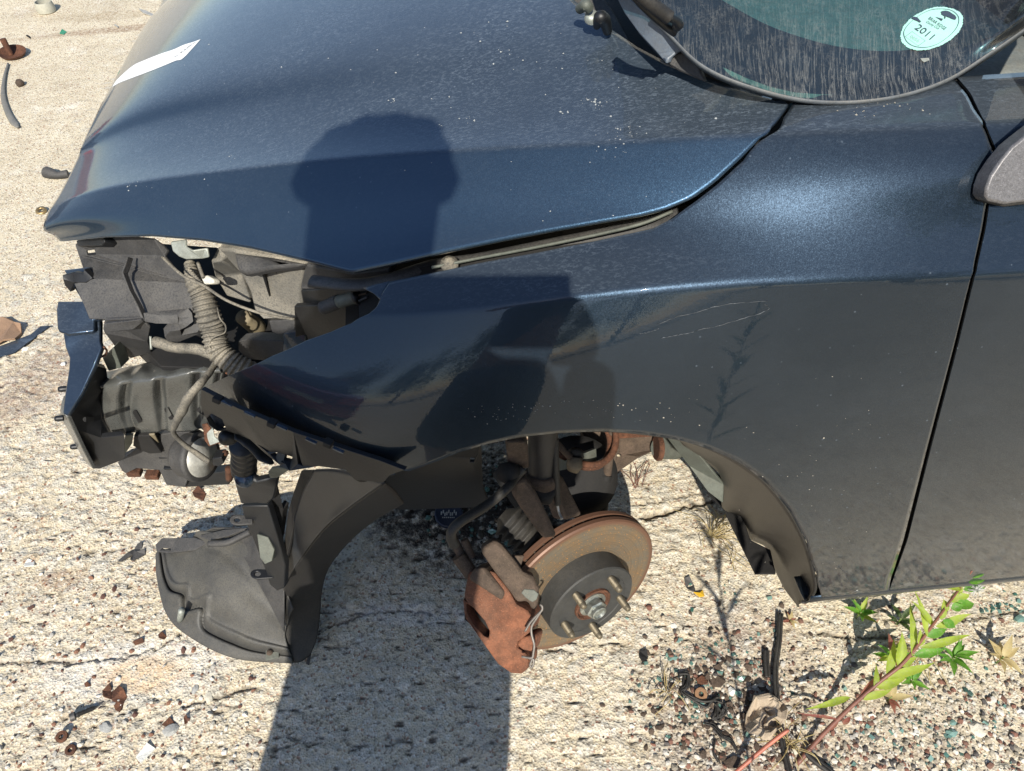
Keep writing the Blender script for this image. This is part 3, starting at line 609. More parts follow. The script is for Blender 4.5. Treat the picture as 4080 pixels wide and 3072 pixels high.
# crash beam with pressed grooves and slots
def groove(A_):
    nu, nv = A_.shape[:2]; T = np.gradient(A_, axis=1); U_ = np.gradient(A_, axis=0); n_ = np.cross(U_, T); n_ /= np.linalg.norm(n_, axis=2)[..., None]
    if (n_[nu//2, nv//2]@(CAM-A_[nu//2, nv//2])) < 0: n_ = -n_
    v = np.linspace(0, 1, nv)[None]; u = np.linspace(0, 1, nu)[:, None]
    h = np.zeros((nu, nv))
    for cv in (.06, .25, .50, .75, .97): h += np.exp(-(((v-cv)/.034)**2)**1.6)*.013*np.clip((u-.28)/.08, 0, 1)*(.35+.65*np.clip((.95-u)/.3, 0, 1))
    h -= .004*np.exp(-((u-.15)/.1)**2)*(1+np.sin(v*40))*.5
    return A_-n_*h[..., None]
bm_rows = [Q4((480, 310, .555), (860, 225, .565), (1200, 165, .57), (1700, 125, .575), (1960, 220, .57)),
           Q4((400, 440, .565), (800, 350, .58), (1150, 310, .588), (1560, 250, .595), (1850, 250, .595)),
           Q4((375, 510, .56), (780, 440, .575), (1150, 400, .583), (1560, 330, .59), (1830, 330, .59)),
           Q4((370, 640, .53), (760, 620, .535), (1160, 590, .54), (1560, 560, .545), (1800, 560, .545)),
           Q4((400, 830, .49), (780, 800, .495), (1180, 790, .50), (1570, 770, .505), (1790, 760, .505)),
           Q4((520, 1000, .45), (860, 970, .455), (1200, 945, .46), (1600, 930, .465), (1800, 915, .465))]
beam = sheet('crash_beam', bm_rows, M['beam'], .003, nu=44, nv=150, disp=groove)
bbv = BVHTree.FromPolygons([v.co for v in beam.data.vertices], [list(f.vertices) for f in beam.data.polygons])
def capsule(x0, y0, x1, y1, r):
    a = math.atan2(y1-y0, x1-x0); return [(x1+r*math.cos(a+t), y1+r*math.sin(a+t)) for t in np.linspace(-math.pi/2, math.pi/2, 7)]+[(x0+r*math.cos(a+t), y0+r*math.sin(a+t)) for t in np.linspace(math.pi/2, 3*math.pi/2, 7)]
for q in ((882, 732, 935, 822, 24), (1230, 698, 1280, 790, 24), (1585, 700, 1640, 735, 24), (340, 808, 450, 806, 26)):
    V3 = onmesh(Q4(*capsule(*q)), bbv, .0060); MB().plate(V3, .001).obj('beam_slot', M['dark'], beam, smooth=False)
slab('rust_patch', Q4((1870, 300, .60), (1900, 240, .605), (1990, 270, .605), (1930, 320, .60)), None, M['rust'], .002)
# air box with ribs
slab('air_box', Q5((320, 110, .80), (490, 130, .81), (1290, 285, .825), (1250, 540, .78), (1280, 880, .72), (840, 900, .70), (720, 780, .71), (680, 600, .735), (590, 400, .755)), None, M['box_plastic'], .05, bev=.004)
slab('air_box_side', Q5((250, 260, .77), (350, 250, .785), (325, 115, .80), (500, 140, .795), (590, 380, .74), (690, 720, .70), (420, 640, .695), (290, 420, .72)), None, M['box_plastic'], .03, bev=.003)
slab('air_box_lid', Q5((495, 150, .822), (870, 195, .832), (1290, 275, .84), (1180, 300, .835), (940, 325, .828), (640, 385, .815), (560, 375, .812), (530, 300, .818)), None, M['grey_plastic'], .014, bev=.004)
for x0, y0, x1, y1, z0, z1 in ((800, 360, 895, 640, .795, .745), (955, 340, 1045, 610, .80, .75), (1110, 320, 1190, 550, .805, .76), (1245, 300, 1275, 380, .81, .79)):
    MB().plate(at(Q5((x0, y0, z0), (x0+35, y0-4, z0), (x1+8, y1, z1), (x1-4, y1+4, z1))), .012).obj('air_box_rib', M['black'], car, smooth=False, bevel=.0008)
slab('air_duct', Q5((1290, 290, .835), (1500, 320, .84), (1800, 390, .85), (2100, 340, .86), (2212, 330, .865), (2212, 430, .85), (1800, 500, .83), (1450, 560, .80), (1230, 570, .785), (1240, 500, .79)), None, M['grey_plastic'], .02, bev=.003)
slab('air_duct_side', Q5((1230, 570, .785), (1450, 550, .80), (1800, 500, .825), (1930, 540, .83), (1600, 690, .79), (1450, 735, .77), (1260, 740, .745)), None, M['black'], .02, bev=.003)
slab('lamp_panel', Q5((1165, 750, .76), (1440, 735, .775), (1900, 560, .81), (2060, 610, .81), (2100, 700, .80), (2060, 800, .79), (1950, 870, .77), (1600, 1040, .73), (1330, 1160, .69), (1300, 1060, .70), (1180, 1090, .70)), None, M['black'], .008)
slab('lamp_panel_web', Q5((890, 910, .70), (1170, 890, .705), (1180, 1010, .69), (1000, 1060, .68), (920, 1030, .68)), None, M['grey_plastic'], .01)
slab('lower_web', Q5((550, 1130, .64), (690, 1115, .65), (1040, 1130, .665), (1300, 1170, .67), (880, 1350, .62), (640, 1330, .60), (550, 1230, .62)), None, M['grey_plastic'], .02)
slab('navy_stay', Q5((1045, 1050, .69), (1280, 1020, .70), (1290, 1140, .685), (1035, 1255, .66)), None, M['steel_blue'], .01)
# bulb socket left hanging, with its cut wires
sk = rod('bulb_socket', Q5((1480, 770, .80), (1670, 690, .815)), None, .0085, M['grey_plastic'], n=16, m=8)
rod('socket_collar', Q5((1660, 700, .815), (1860, 640, .828)), None, .008, M['greysteel'], n=12, m=8, parent=sk); rod('socket_rim', Q5((1850, 650, .828), (1880, 640, .83)), None, .0095, M['black'], n=16, m=4, parent=sk)
for k, (a_, b_) in enumerate((((1870, 630), (1970, 600)), ((1880, 690), (1975, 645)))): rod('wire', Q5((*a_, .83), (*b_, .835)), None, .0014, M['rust_brown'] if k == 0 else M['grey_plastic'], parent=sk, n=8, m=6)
# harness conduit and thin cable
rod('harness_conduit', Q3((1740, 480, .745), (1800, 720, .735), (1900, 900, .72), (1980, 1150, .70), (2050, 1350, .68))+Q5((330, 1230, .66), (480, 1370, .645), (650, 1470, .63), (760, 1540, .61)), None, [.007, .013, .0165, .0165, .016, .017, .016], M['hose'], n=18, m=420, rings=(.0065, .085))
rod('release_cable', Q3((1385, 400, .765), (1650, 640, .765))+Q5((170, 520, .76), (420, 680, .76), (720, 800, .755), (960, 860, .75), (1170, 890, .745)), None, .0022, M['hose'], n=8, m=60, flat=.6)
rod('thin_wire', Q5((320, 760, .71), (350, 880, .71), (410, 960, .70), (400, 1040, .69), (300, 1080, .69), (245, 1130, .68), (235, 1200, .675), (290, 1240, .67)), None, .0011, M['hose'], n=6, m=50)
rod('coolant_hose', Q3((1290, 1500, .655), (1400, 1530, .655), (1550, 1580, .655), (1840, 1600, .655))+Q5((290, 1290, .66)), None, [.0078, .0082, .0074, .008, .0075], M['hose'], n=14, m=60, rings=(.02, .03))
rod('hose_clamp', Q3((1235, 1430, .665), (1245, 1600, .65)), None, .0018, M['galv'], n=8, m=8)
rod('washer_neck', Q5((600, 860, .64), (760, 990, .60), (700, 1050, .57)), None, [.012, .0145, .0135], M['tan'], n=20, m=14)
slab('hood_striker', Q3((1490, 210, .80), (1690, 180, .805), (1700, 280, .80), (1770, 320, .80), (1970, 290, .80), (1990, 410, .79), (1900, 430, .785), (1700, 440, .78), (1600, 400, .785), (1520, 330, .79)), None, M['galv'], .004, bev=.002)
cl = slab('wire_clip', Q3((1880, 660, .765), (1960, 640, .77), (2050, 690, .77), (2050, 750, .765), (1930, 760, .76)), None, M['box_plastic'], .012, bev=.002); cl.data.materials[0] = simple('white clip', (.6, .58, .5), .6, dust=.3)
rod('clip_stem', Q3((1850, 480, .775), (1920, 670, .768)), None, .0025, M['hose'], n=8, m=6, parent=cl)
for k in range(7): 
    x = 1700+k*22; rod('bellows_rib', Q3((x, 560+k*22, .755), (x+70, 590+k*25, .757)), None, .002, M['hose'], n=6, m=6)
# harness branch crossing the beam down to the horn
br = rod('harness_branch', Q4((1800, 150, .62), (1700, 300, .63), (1600, 420, .64), (1480, 560, .63), (1400, 720, .60), (1330, 860, .56), (1310, 960, .53), (1420, 1080, .50), (1560, 1180, .48), (1700, 1280, .465)), None, [.0045, .005, .0055, .0068, .0068, .005, .0036, .0036, .0045, .0045], M['hose'], n=12, m=90, rings=(.03, .06))
# horn: cup, silver face, rusty bracket
hc = Pz(*Q4((1610, 1225))[0], .44); hn = np.array([.93, -.30, .20]); hn /= np.linalg.norm(hn)
horn = MB().lathe([(.018, -.040), (.030, -.038), (.036, -.028), (.036, -.008), (.041, -.004), (.039, .004), (.031, .003)], hc, hn, 40).obj('horn', M['grey_plastic'], car)
MB().lathe([(0, .010), (.012, .010), (.016, .006), (.032, .005), (.033, 0)], hc, hn, 40).obj('horn_face', M['silver'], horn)
slab('horn_bracket', Q4((1620, 860, .50), (1680, 850, .505), (1720, 900, .50), (1750, 1000, .485), (1840, 1060, .48), (1700, 1110, .475), (1650, 1040, .485), (1640, 950, .495)), None, M['rust'], .003, parent=horn)
slab('horn_bracket_zinc', Q4((1660, 960, .492), (1740, 900, .50), (1760, 1000, .49), (1830, 1055, .482), (1710, 1100, .477)), None, M['galv'], .002, parent=horn)
rod('horn_bolt', Q4((1830, 1180, .46), (1890, 1180, .47)), None, .005, M['rust'], n=6, m=4, parent=horn)
slab('horn_plug', Q4((1740, 1240, .47), (1840, 1230, .475), (1870, 1290, .46), (1820, 1330, .455), (1740, 1320, .455)), None, M['black'], .02, parent=horn)
slab('lower_grille_panel', Q4((700, 1280, .36), (1100, 980, .44), (1500, 940, .45), (1620, 1000, .44), (1440, 1560, .33), (1230, 1530, .33), (1150, 1370, .36), (900, 1350, .35), (780, 1410, .33)), None, M['grey_plastic'], .012)
slab('lower_grille_rib', Q4((1140, 1235, .39), (1420, 1235, .39), (1420, 1250, .385), (1150, 1250, .385)), None, M['black'], .012); slab('lower_grille_rib', Q4((1195, 1355, .37), (1430, 1355, .37), (1430, 1368, .365), (1200, 1368, .365)), None, M['black'], .012)
slab('lower_bracket', Q4((1160, 1380, .35), (1430, 1370, .36), (1720, 1400, .36), (1900, 1380, .37), (1925, 1530, .34), (1700, 1540, .33), (1440, 1560, .32), (1230, 1535, .32)), None, M['black'], .02)
slab('lower_cross', Q4((860, 1100, .42), (940, 1150, .41), (1050, 1190, .40), (1180, 1180, .41), (1040, 990, .46), (870, 990, .46)), None, M['dark'], .02)
slab('tan_tab', Q4((1030, 985, .46), (1100, 975, .46), (1180, 1130, .41), (1150, 1160, .40), (1120, 1150, .405)), None, M['tan'], .004)
slab('tan_tab', Q4((780, 985, .46), (865, 980, .46), (850, 1080, .42), (770, 1200, .38), (710, 1195, .38)), None, M['greysteel'], .004)
slab('grille_end', Q4((690, 1290, .34), (800, 1230, .36), (1100, 1200, .38), (1120, 1330, .34), (880, 1340, .33), (790, 1415, .31), (740, 1380, .32)), None, M['grey_plastic'], .02)
for x, y in ((880, 1390), (1080, 1420)): MB().box(Pz(*Q4((x, y))[0], .31), (.012, .008, .006)).obj('rusted_clip', M['rust'], car, smooth=False, bevel=.002)
rod('rusty_tube_end', Q4((1920, 1350, .40), (1925, 1470, .36)), None, .006, M['rust'], n=12, m=5)
# bumper side retainer under the fender edge
ret = slab('side_retainer', Q6((55, 130, .745), (420, 320, .74), (1000, 570, .735), (1600, 770, .73), (1880, 860, .73), (2140, 960, .735), (1990, 1010, .715), (1920, 1090, .70), (1640, 1060, .69), (1540, 960, .70), (1260, 920, .70), (960, 970, .68), (850, 900, .675), (700, 780, .67), (560, 650, .67), (450, 600, .67), (300, 560, .665), (180, 530, .67), (90, 400, .69), (45, 280, .71)), None, M['black'], .006,
  holes=[Q6((640, 700, .675), (760, 770, .677), (730, 775, .676)), Q6((760, 800, .675), (835, 775, .68), (825, 830, .675)), Q6((915, 800, .685), (990, 825, .685), (975, 880, .68), (900, 860, .68)), Q6((870, 875, .68), (985, 930, .68), (970, 960, .675), (858, 915, .675)), Q6((1045, 900, .69), (1075, 870, .69), (1100, 920, .69)), Q6((1115, 865, .695), (1250, 910, .69), (1140, 925, .685)), Q6((110, 430, .69), (160, 380, .70), (270, 440, .70), (310, 540, .68), (220, 560, .67), (140, 500, .68))], bev=.001)
for x, y in ((165, 215), (725, 465), (1300, 670)):
    MB().plate(at(Q6((x, y, .747), (x+80, y+35, .745), (x+72, y+80, .738), (x-6, y+45, .74))), .010).obj('retainer_clip', M['dark'], ret, smooth=False, bevel=.001)
for k, (x, y) in enumerate(((255, 255), (490, 365), (820, 500), (1120, 640), (1400, 735))):
    MB().plate(at(Q6((x, y, .743), (x+110, y+50, .74), (x+108, y+62, .738), (x, y+14, .741))), .004).obj('retainer_rib', M['steel_blue'], ret, smooth=False)
MB().lathe([(0, .003), (.010, .002), (.013, 0), (.013, -.015)], Pz(*Q6((225, 430))[0], .675), (.2, -.75, .6), 24).obj('retainer_boss', M['grey_plastic'], ret)
MB().lathe([(.0, .004), (.006, .004), (.0065, 0), (.010, -.001), (.011, -.014)], Pz(*Q6((300, 630))[0], .66), (-.1, -.7, .7), 20).obj('retainer_bolt', M['black'], ret)
MB().lathe([(0, -.003), (.008, -.003), (.009, .003), (.014, .001), (.0145, -.016), (.012, -.018)], Pz(*Q6((1710, 960))[0], .69), (.1, -.7, .75), 28).obj('retainer_cup', M['black'], ret)
MB().lathe([(0, .003), (.0055, .002), (.0065, -.002)], Pz(*Q6((1715, 915))[0], .695), (.1, -.7, .75), 16).obj('cup_rivet', M['rust'], ret)
for k in range(5): MB().box(Pz(*Q6((1880+k*18, 890+k*24))[0], .715-.003*k), (.010, .0015, .004), CA, CB).obj('retainer_tooth', M['steel_blue'], ret, smooth=False)
rod('retainer_wing', Q6((400, 600, .665), (520, 640, .655), (620, 720, .645), (700, 830, .635), (780, 895, .635)), None, [.007, .013, .013, .011, .004], M['black'], n=12, m=30, flat=.35, parent=ret)
# liner, stays and shield hanging below
rod('duct_boot', Q6((480, 700, .60), (500, 800, .57), (490, 900, .54), (500, 990, .51)), None, .017, M['black'], n=24, m=80, rings=(.016, .08))
slab('stay_cap', Q6((380, 1040, .52), (430, 975, .53), (540, 985, .53), (590, 1030, .525), (610, 1090, .52), (790, 1050, .53), (850, 1030, .53), (830, 1140, .49), (800, 1260, .46), (740, 1310, .44), (640, 1300, .43), (460, 1310, .42), (420, 1180, .46)), None, M['black'], .012, bev=.003)
MB().lathe([(0, .002), (.012, .002), (.0145, -.003)], Pz(*Q6((490, 1040))[0], .525), (0, -.6, .8), 24).obj('stay_disc', M['steel_blue'], car)
slab('torn_silver_tab', Q6((740, 990, .62), (780, 940, .63), (850, 930, .635), (960, 960, .63), (900, 1000, .615), (840, 1040, .605), (760, 1045, .60)), None, M['greysteel'], .003)
st = slab('hanging_stay', Z1((730, 500, .42), (900, 500, .42), (960, 700, .36), (1010, 880, .31), (1005, 1020, .26), (960, 1040, .25), (910, 1000, .26), (880, 900, .285), (800, 700, .345), (765, 620, .37)), None, M['black'], .014, bev=.002)
slab('stay_worn_spot', Z1((830, 680, .361), (900, 700, .357), (940, 780, .34), (925, 850, .325), (880, 870, .317), (850, 830, .325)), None, M['greysteel'], .012, parent=st)
for (x, y, z) in ((705, 588, .385), (835, 930, .275)):
    c0 = Z1((x, y))[0]; th = [(c0[0]+30*math.cos(t), c0[1]+20*math.sin(t)) for t in np.linspace(math.pi*.5, math.pi*1.5, 9)]
    ho = [(c0[0]+12*math.cos(t), c0[1]+9*math.sin(t)) for t in np.linspace(0, 2*math.pi, 12, endpoint=False)]
    slab('stay_tab', th+[(c0[0]+60, c0[1]-18), (c0[0]+62, c0[1]+16)], z, M['black'] if z < .3 else M['grey_plastic'], .004, holes=[ho], parent=st)
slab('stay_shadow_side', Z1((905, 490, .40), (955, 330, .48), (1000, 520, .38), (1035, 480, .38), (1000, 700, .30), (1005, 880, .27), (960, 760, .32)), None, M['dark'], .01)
slab('liner_strip', Z1((1110, 280, .50), (1190, 280, .53), (1140, 400, .46), (1060, 640, .38), (1010, 860, .30), (1000, 760, .32), (1025, 540, .39), (1060, 420, .45)), None, M['rubber'], .006)
# front liner flap, lit inner face and dark outer lip
sheet('wheel_liner_front', [
  Z1((1200, 270, .55), (1120, 420, .48), (1060, 620, .38), (1015, 820, .28), (1003, 980, .20)),
  Z1((1330, 270, .585), (1230, 470, .49), (1130, 660, .39), (1050, 840, .28), (1005, 990, .20)),
  Z1((1460, 300, .62), (1330, 500, .51), (1200, 660, .41), (1090, 840, .29), (1008, 1000, .20)),
  Z1((1640, 350, .66), (1400, 520, .54), (1250, 650, .43), (1110, 830, .30), (1010, 1000, .20))], simple('charcoal liner', (.020, .023, .028), .4, dust=.05, vscale=20), .003, nu=30, nv=40)
sheet('liner_lip', [
  Z1((1640, 352, .655), (1400, 522, .535), (1250, 652, .425), (1110, 832, .295), (1012, 980, .20), (980, 1150, .12), (985, 1380, .05), (1060, 1490, .02)),
  Z1((1700, 400, .58), (1500, 570, .46), (1330, 700, .36), (1190, 880, .24), (1110, 1020, .16), (1070, 1180, .10), (1080, 1350, .05), (1110, 1485, .02)),
  Z1((1760, 480, .48), (1560, 600, .40), (1400, 740, .31), (1280, 900, .20), (1240, 1050, .12), (1230, 1180, .07), (1210, 1330, .04), (1170, 1440, .02))], M['rubber'], .003, nu=24, nv=60)
slab('liner_tail', Z1((1150, 1450, .02), (1175, 1430, .02), (1160, 1510, .012), (1140, 1500, .012)), None, M['rubber'], .004)
slab('inner_panel', Z2((-60, 240, .50), (480, 190, .52), (490, 440, .42), (540, 560, .34), (0, 580, .34), (-150, 560, .36), (-140, 380, .45)), None, M['black'], .006, holes=[Z2((415, 265, .49), (440, 265, .49), (440, 290, .485), (415, 290, .485))])
# splash shield lying half on the ground: outer rim, pressed channel, worn fins
def shield(A_):
    nu, nv = A_.shape[:2]; u = np.linspace(0, 1, nu)[:, None]; v = np.linspace(0, 1, nv)[None]
    w = .84-.10*np.exp(-((v-.36)/.06)**2)-.16*np.exp(-((v-.52)/.05)**2)-.05*np.clip((v-.55)/.2, 0, 1)
    A_ = A_.copy(); A_[..., 2] += -.014*np.exp(-((u-w)/.030)**2)+.006*np.exp(-((u-w+.075)/.03)**2)+.003*np.sin(u*30+v*5)*.3-.006*np.exp(-((u-.30)/.05)**2)+.012*np.exp(-((u-.22)/.09)**2)*np.exp(-((v-.1)/.25)**2)
    return A_
SH = [Z1((560, 640, .15), (700, 640, .16), (780, 660, .17), (900, 800, .17), (1000, 1000, .16), (1060, 1150, .14)),
      Z1((450, 690, .10), (560, 720, .13), (680, 760, .15), (800, 880, .15), (930, 1080, .13), (1030, 1220, .11)),
      Z1((340, 760, .07), (400, 850, .09), (500, 950, .11), (640, 1060, .11), (820, 1200, .09), (1010, 1320, .07)),
      Z1((240, 780, .055), (280, 950, .06), (380, 1080, .065), (520, 1230, .06), (760, 1370, .05), (1040, 1430, .045)),
      Z1((192, 800, .05), (200, 960, .045), (270, 1200, .035), (440, 1350, .03), (700, 1465, .025), (1060, 1495, .025))]
shd = sheet('splash_shield', SH, simple('faded black shield', (.036, .037, .039), .5, dust=.42, vscale=26, dustcol=(.24, .22, .17), bump=.25), .003, nu=90, nv=90, disp=shield)
slab('shield_tab', Z1((188, 745, .075), (230, 705, .085), (440, 700, .11), (520, 730, .12), (440, 780, .105), (260, 800, .08), (195, 790, .075)), None, M['grey_plastic'], .005, parent=shd, holes=[Z1((215, 780, .078), (230, 765, .08), (285, 770, .085), (285, 785, .083))])
slab('shield_fin', Z1((460, 690, .13), (620, 650, .16), (770, 640, .18), (650, 690, .165), (530, 720, .145)), None, M['grey_plastic'], .003, parent=shd)
rod('shield_rib', Z1((530, 740, .15), (640, 735, .165), (720, 700, .175), (790, 665, .185)), None, .006, M['grey_plastic'], parent=shd, m=20)
slab('shield_clip', Z1((885, 1405, .045), (970, 1395, .045), (970, 1460, .04), (885, 1480, .04)), None, M['greysteel'], .003, parent=shd); MB().lathe([(0, .004), (.005, .004), (.006, 0)], Pz(*Z1((912, 1428))[0], .05), (0, 0, 1), 10).obj('shield_bolt', M['rust_brown'], shd)
rod('shield_peg', Z1((355, 1160, .09), (345, 1220, .045)), None, .006, M['galv'], parent=shd, m=4)
slab('shield_upper', Z1((620, 640, .155), (740, 640, .175), (810, 700, .18), (870, 870, .19), (1000, 1010, .18), (1000, 1300, .10), (900, 1100, .13), (760, 850, .15)), None, M['grey_plastic'], .003, parent=shd)
for x, y, z in ((248, 1550, .59), (234, 1667, .57), (295, 1780, .46)):
    MB().lathe([(0, .006), (.0035, .005), (.0045, .002), (.0045, -.006)], Pz(x, y, z), (-.9, -.3, .2), 14).obj('bumper_plug', M['black'], car)
# ---------------------------------------------------------------- brake and suspension in the empty wheel arch
th_, ck = R(27.4), R(10.8)
RC = Pd(2313.4, 2340.8, 1.2609); RN = np.array([math.sin(th_)*math.cos(ck), -math.cos(th_)*math.cos(ck), math.sin(ck)])
RTt = np.array([math.cos(th_), math.sin(th_), 0]); RS = np.cross(RN, RTt)
mt, N, L, P = mat('rusted brake disc'); g = N.new('ShaderNodeNewGeometry'); vs = N.new('ShaderNodeVectorMath'); vs.operation = 'DISTANCE'; L.new(g.outputs['Position'], vs.inputs[0]); vs.inputs[1].default_value = tuple(RC)
rr_ = math_(N, L, 'MULTIPLY', vs.outputs['Value'], 1.0)
nz = nd(N, 'ShaderNodeTexNoise', Scale=28, Detail=6, Roughness=.7); L.new(g.outputs['Position'], nz.inputs['Vector'])
cx = N.new('ShaderNodeCombineXYZ'); L.new(math_(N, L, 'MULTIPLY', rr_, 900), cx.inputs[0]); L.new(nz.outputs[0], cx.inputs[1]); rn = nd(N, 'ShaderNodeTexNoise', Scale=1., Detail=3); L.new(cx.outputs[0], rn.inputs['Vector'])
c = mixc(N, L, ramp_out(N, L, nz.outputs[0], [(.38, 0.), (.6, 1.)]), (.165, .145, .11), (.22, .15, .085))
c = mixc(N, L, ramp_out(N, L, rn.outputs[0], [(.4, 0.), (.65, .6)]), c, (.11, .085, .06))
sp = nd(N, 'ShaderNodeTexNoise', Scale=330, Detail=3); L.new(g.outputs['Position'], sp.inputs['Vector'])
c = mixc(N, L, ramp_out(N, L, sp.outputs[0], [(.62, 0.), (.70, .85)]), c, (.52, .24, .06))
c = mixc(N, L, ramp_out(N, L, rr_, [(.0, 0.), (.139/1, 0.), (.141, 1.)]), c, (.16, .085, .055))
L.new(c, P.inputs['Base Color']); P.inputs['Metallic'].default_value = .25; P.inputs['Roughness'].default_value = .5
b = nd(N, 'ShaderNodeBump', Strength=.25, Distance=.0008); L.new(sp.outputs[0], b.inputs['Height']); L.new(b.outputs[0], P.inputs['Normal'])
disc = MB().lathe([(.079, 0), (.098, 0), (.099, .001), (.1455, .001), (.148, -.0015), (.148, -.0085), (.140, -.0090), (.140, -.0155), (.148, -.016), (.148, -.0235), (.145, -.025), (.09, -.025), (.079, -.024)], RC, RN, 120).obj('brake_disc', mt, car, angle=40)
v_ = MB()
for k in range(48):
    t = k/48*2*math.pi; d_ = RTt*math.cos(t)+RS*math.sin(t); v_.box(RC+d_*.1415-RN*.0122, (.003, .0015, .0035), d_, np.cross(RN, d_), RN)
v_.obj('disc_vanes', M['rust_brown'], disc, smooth=False)['kind'] = 'stuff'
hatm = simple('dark disc hat', (.035, .037, .038), .6, dust=.35, vscale=60, dustcol=(.13, .115, .09))
MB().lathe([(.081, .0), (.080, .036), (.078, .0385), (.064, .0385), (.063, .037), (.034, .037), (.034, .030)], RC, RN, 90).obj('disc_hat', hatm, disc, angle=30)
MB().lathe([(.034, .034), (.0335, .041), (.031, .042), (.028, .038), (.019, .036)], RC, RN, 48).obj('hub_ring', M['rust'], disc, angle=30)
nt = MB().lathe([(.019, .036), (.019, .052), (.016, .054), (.0135, .054)], RC, RN, 6).lathe([(.0135, .050), (.0130, .060), (.011, .061), (.009, .057), (0, .056)], RC, RN, 24).obj('hub_nut', M['nut'], disc, angle=30)
MB().lathe([(.0245, .036), (.0245, .040), (.018, .042)], RC, RN, 30).obj('nut_washer', M['nut'], disc, angle=30)
def ang(px, py):
    h = RC+RN*.038; q = onplane([(px, py)], h, RN)[0]-h; return math.atan2(q@RS, q@RTt)
for k, (x, y) in enumerate(((1272, 975), (1062, 1075), (958, 1262), (1105, 1265), (1290, 1100))):
    pass
a0 = ang(*Z2((1272, 975))[0])
for k in range(5):
    t = a0+k*2*math.pi/5; c_ = RC+(RTt*math.cos(t)+RS*math.sin(t))*.0571
    pr = [(.0062, .036)]
    for j in range(14): pr += [(.0056, .0385+j*.0016), (.0063, .0393+j*.0016)]
    pr += [(.0056, .0620), (.0050, .0655), (.0035, .0672), (0, .0675)]
    MB().lathe(pr, c_, RN, 16).obj('wheel_stud', M['zinc'], disc, angle=50)
# caliper
cn = np.array([-.30, -.62, .72]); cn /= np.linalg.norm(cn); cp = Pd(1980, 2400, 1.135)
cal = MB().plate(onplane(Z2((400, 960), (470, 925), (560, 960), (640, 1060), (690, 1150), (760, 1190), (790, 1240), (770, 1320), (700, 1375), (690, 1410), (740, 1440), (765, 1480), (760, 1540), (720, 1570), (660, 1565), (580, 1510), (480, 1370), (385, 1235), (372, 1180), (378, 1080)), cp, cn), .055, cn, [onplane(Z2((385, 1140), (430, 1170), (500, 1250), (528, 1310), (525, 1355), (490, 1340), (430, 1270), (390, 1200)), cp, cn)]).obj('brake_caliper', M['caliper'], car, angle=40, bevel=.006)
MB().plate(onplane(Z2((380, 1120), (540, 1200), (540, 1370), (380, 1240)), cp-cn*.03, cn), .01, cn).obj('caliper_recess', M['dark'], cal, smooth=False)
MB().plate(onplane(Z2((400, 1000), (430, 930), (500, 925), (620, 1080), (600, 1130)), cp+cn*.006, cn), .04, cn).obj('caliper_shoulder', M['rust_brown'], cal, angle=40, bevel=.005)
cp2 = Pd(2060, 2250, 1.125); cn2 = np.array([.10, -.68, .72]); cn2 /= np.linalg.norm(cn2)
MB().plate(onplane(Z2((478, 830), (500, 800), (565, 762), (605, 790), (680, 880), (735, 955), (800, 985), (830, 1050), (832, 1110), (815, 1190), (785, 1175), (760, 1130), (700, 1140), (660, 1080), (560, 950)), cp2, cn2), .030, cn2).obj('caliper_bracket', M['rust_brown'], cal, angle=40, bevel=.005)
MB().plate(onplane(Z2((722, 1080), (740, 1055), (800, 1060), (828, 1085), (815, 1120), (790, 1135), (770, 1125), (745, 1105)), cp2+cn2*.001, cn2), .004, cn2).obj('worn_metal_spot', M['greysteel'], cal, angle=40, bevel=.001)
MB().plate(onplane(Z2((690, 1390), (720, 1350), (800, 1330), (815, 1350), (790, 1440), (750, 1440)), cp-cn*.004, cn), .04, cn).obj('caliper_foot', M['caliper'], cal, angle=40, bevel=.006)
MB().plate(onplane(Z2((670, 855), (742, 853), (715, 935), (690, 930)), cp2-cn2*.02, cn2), .01, cn2).obj('caliper_ear', M['rust_brown'], cal, angle=40, bevel=.002)
cw = simple('grey spring wire', (.20, .18, .16), .5, .5, vscale=100)
for q in (((745, 1310), (775, 1260), (810, 1220), (845, 1185), (848, 1160), (836, 1148)), ((840, 1190), (815, 1230), (785, 1280), (785, 1330), (800, 1390), (795, 1440), (785, 1470), (725, 1462)), ((768, 1472), (795, 1478), (796, 1505), (786, 1526), (775, 1515), (790, 1475))):
    MB().tube(spline(onplane(Z2(*q), cp+cn*.014, cn), 30), .0019, 8).obj('spring_clip', cw, cal)
# brake hose with its fittings
hs = np.array([Pb(x, y, b) for x, y, b in ((2085, 1868, .13), (2054, 1900, .12), (2020, 1945, .10), (1946, 2008, .08), (1842, 2074, .05), (1805, 2108, .04), (1797, 2141, .035), (1812, 2175, .03))])
bh = MB().tube(spline(hs, 50), .0065, 12).obj('brake_hose', M['rubber'], car)
for (p, q, r_) in (((1800, 2135), (1840, 2215), .0075), ((1850, 2150), (1880, 2220), .0065), ((1826, 2215), (1880, 2290), .012)):
    MB().tube([Pd(*p, 1.16), Pd(*q, 1.165)], r_, 10).obj('hose_fitting', M['rust_brown'], bh, angle=40)
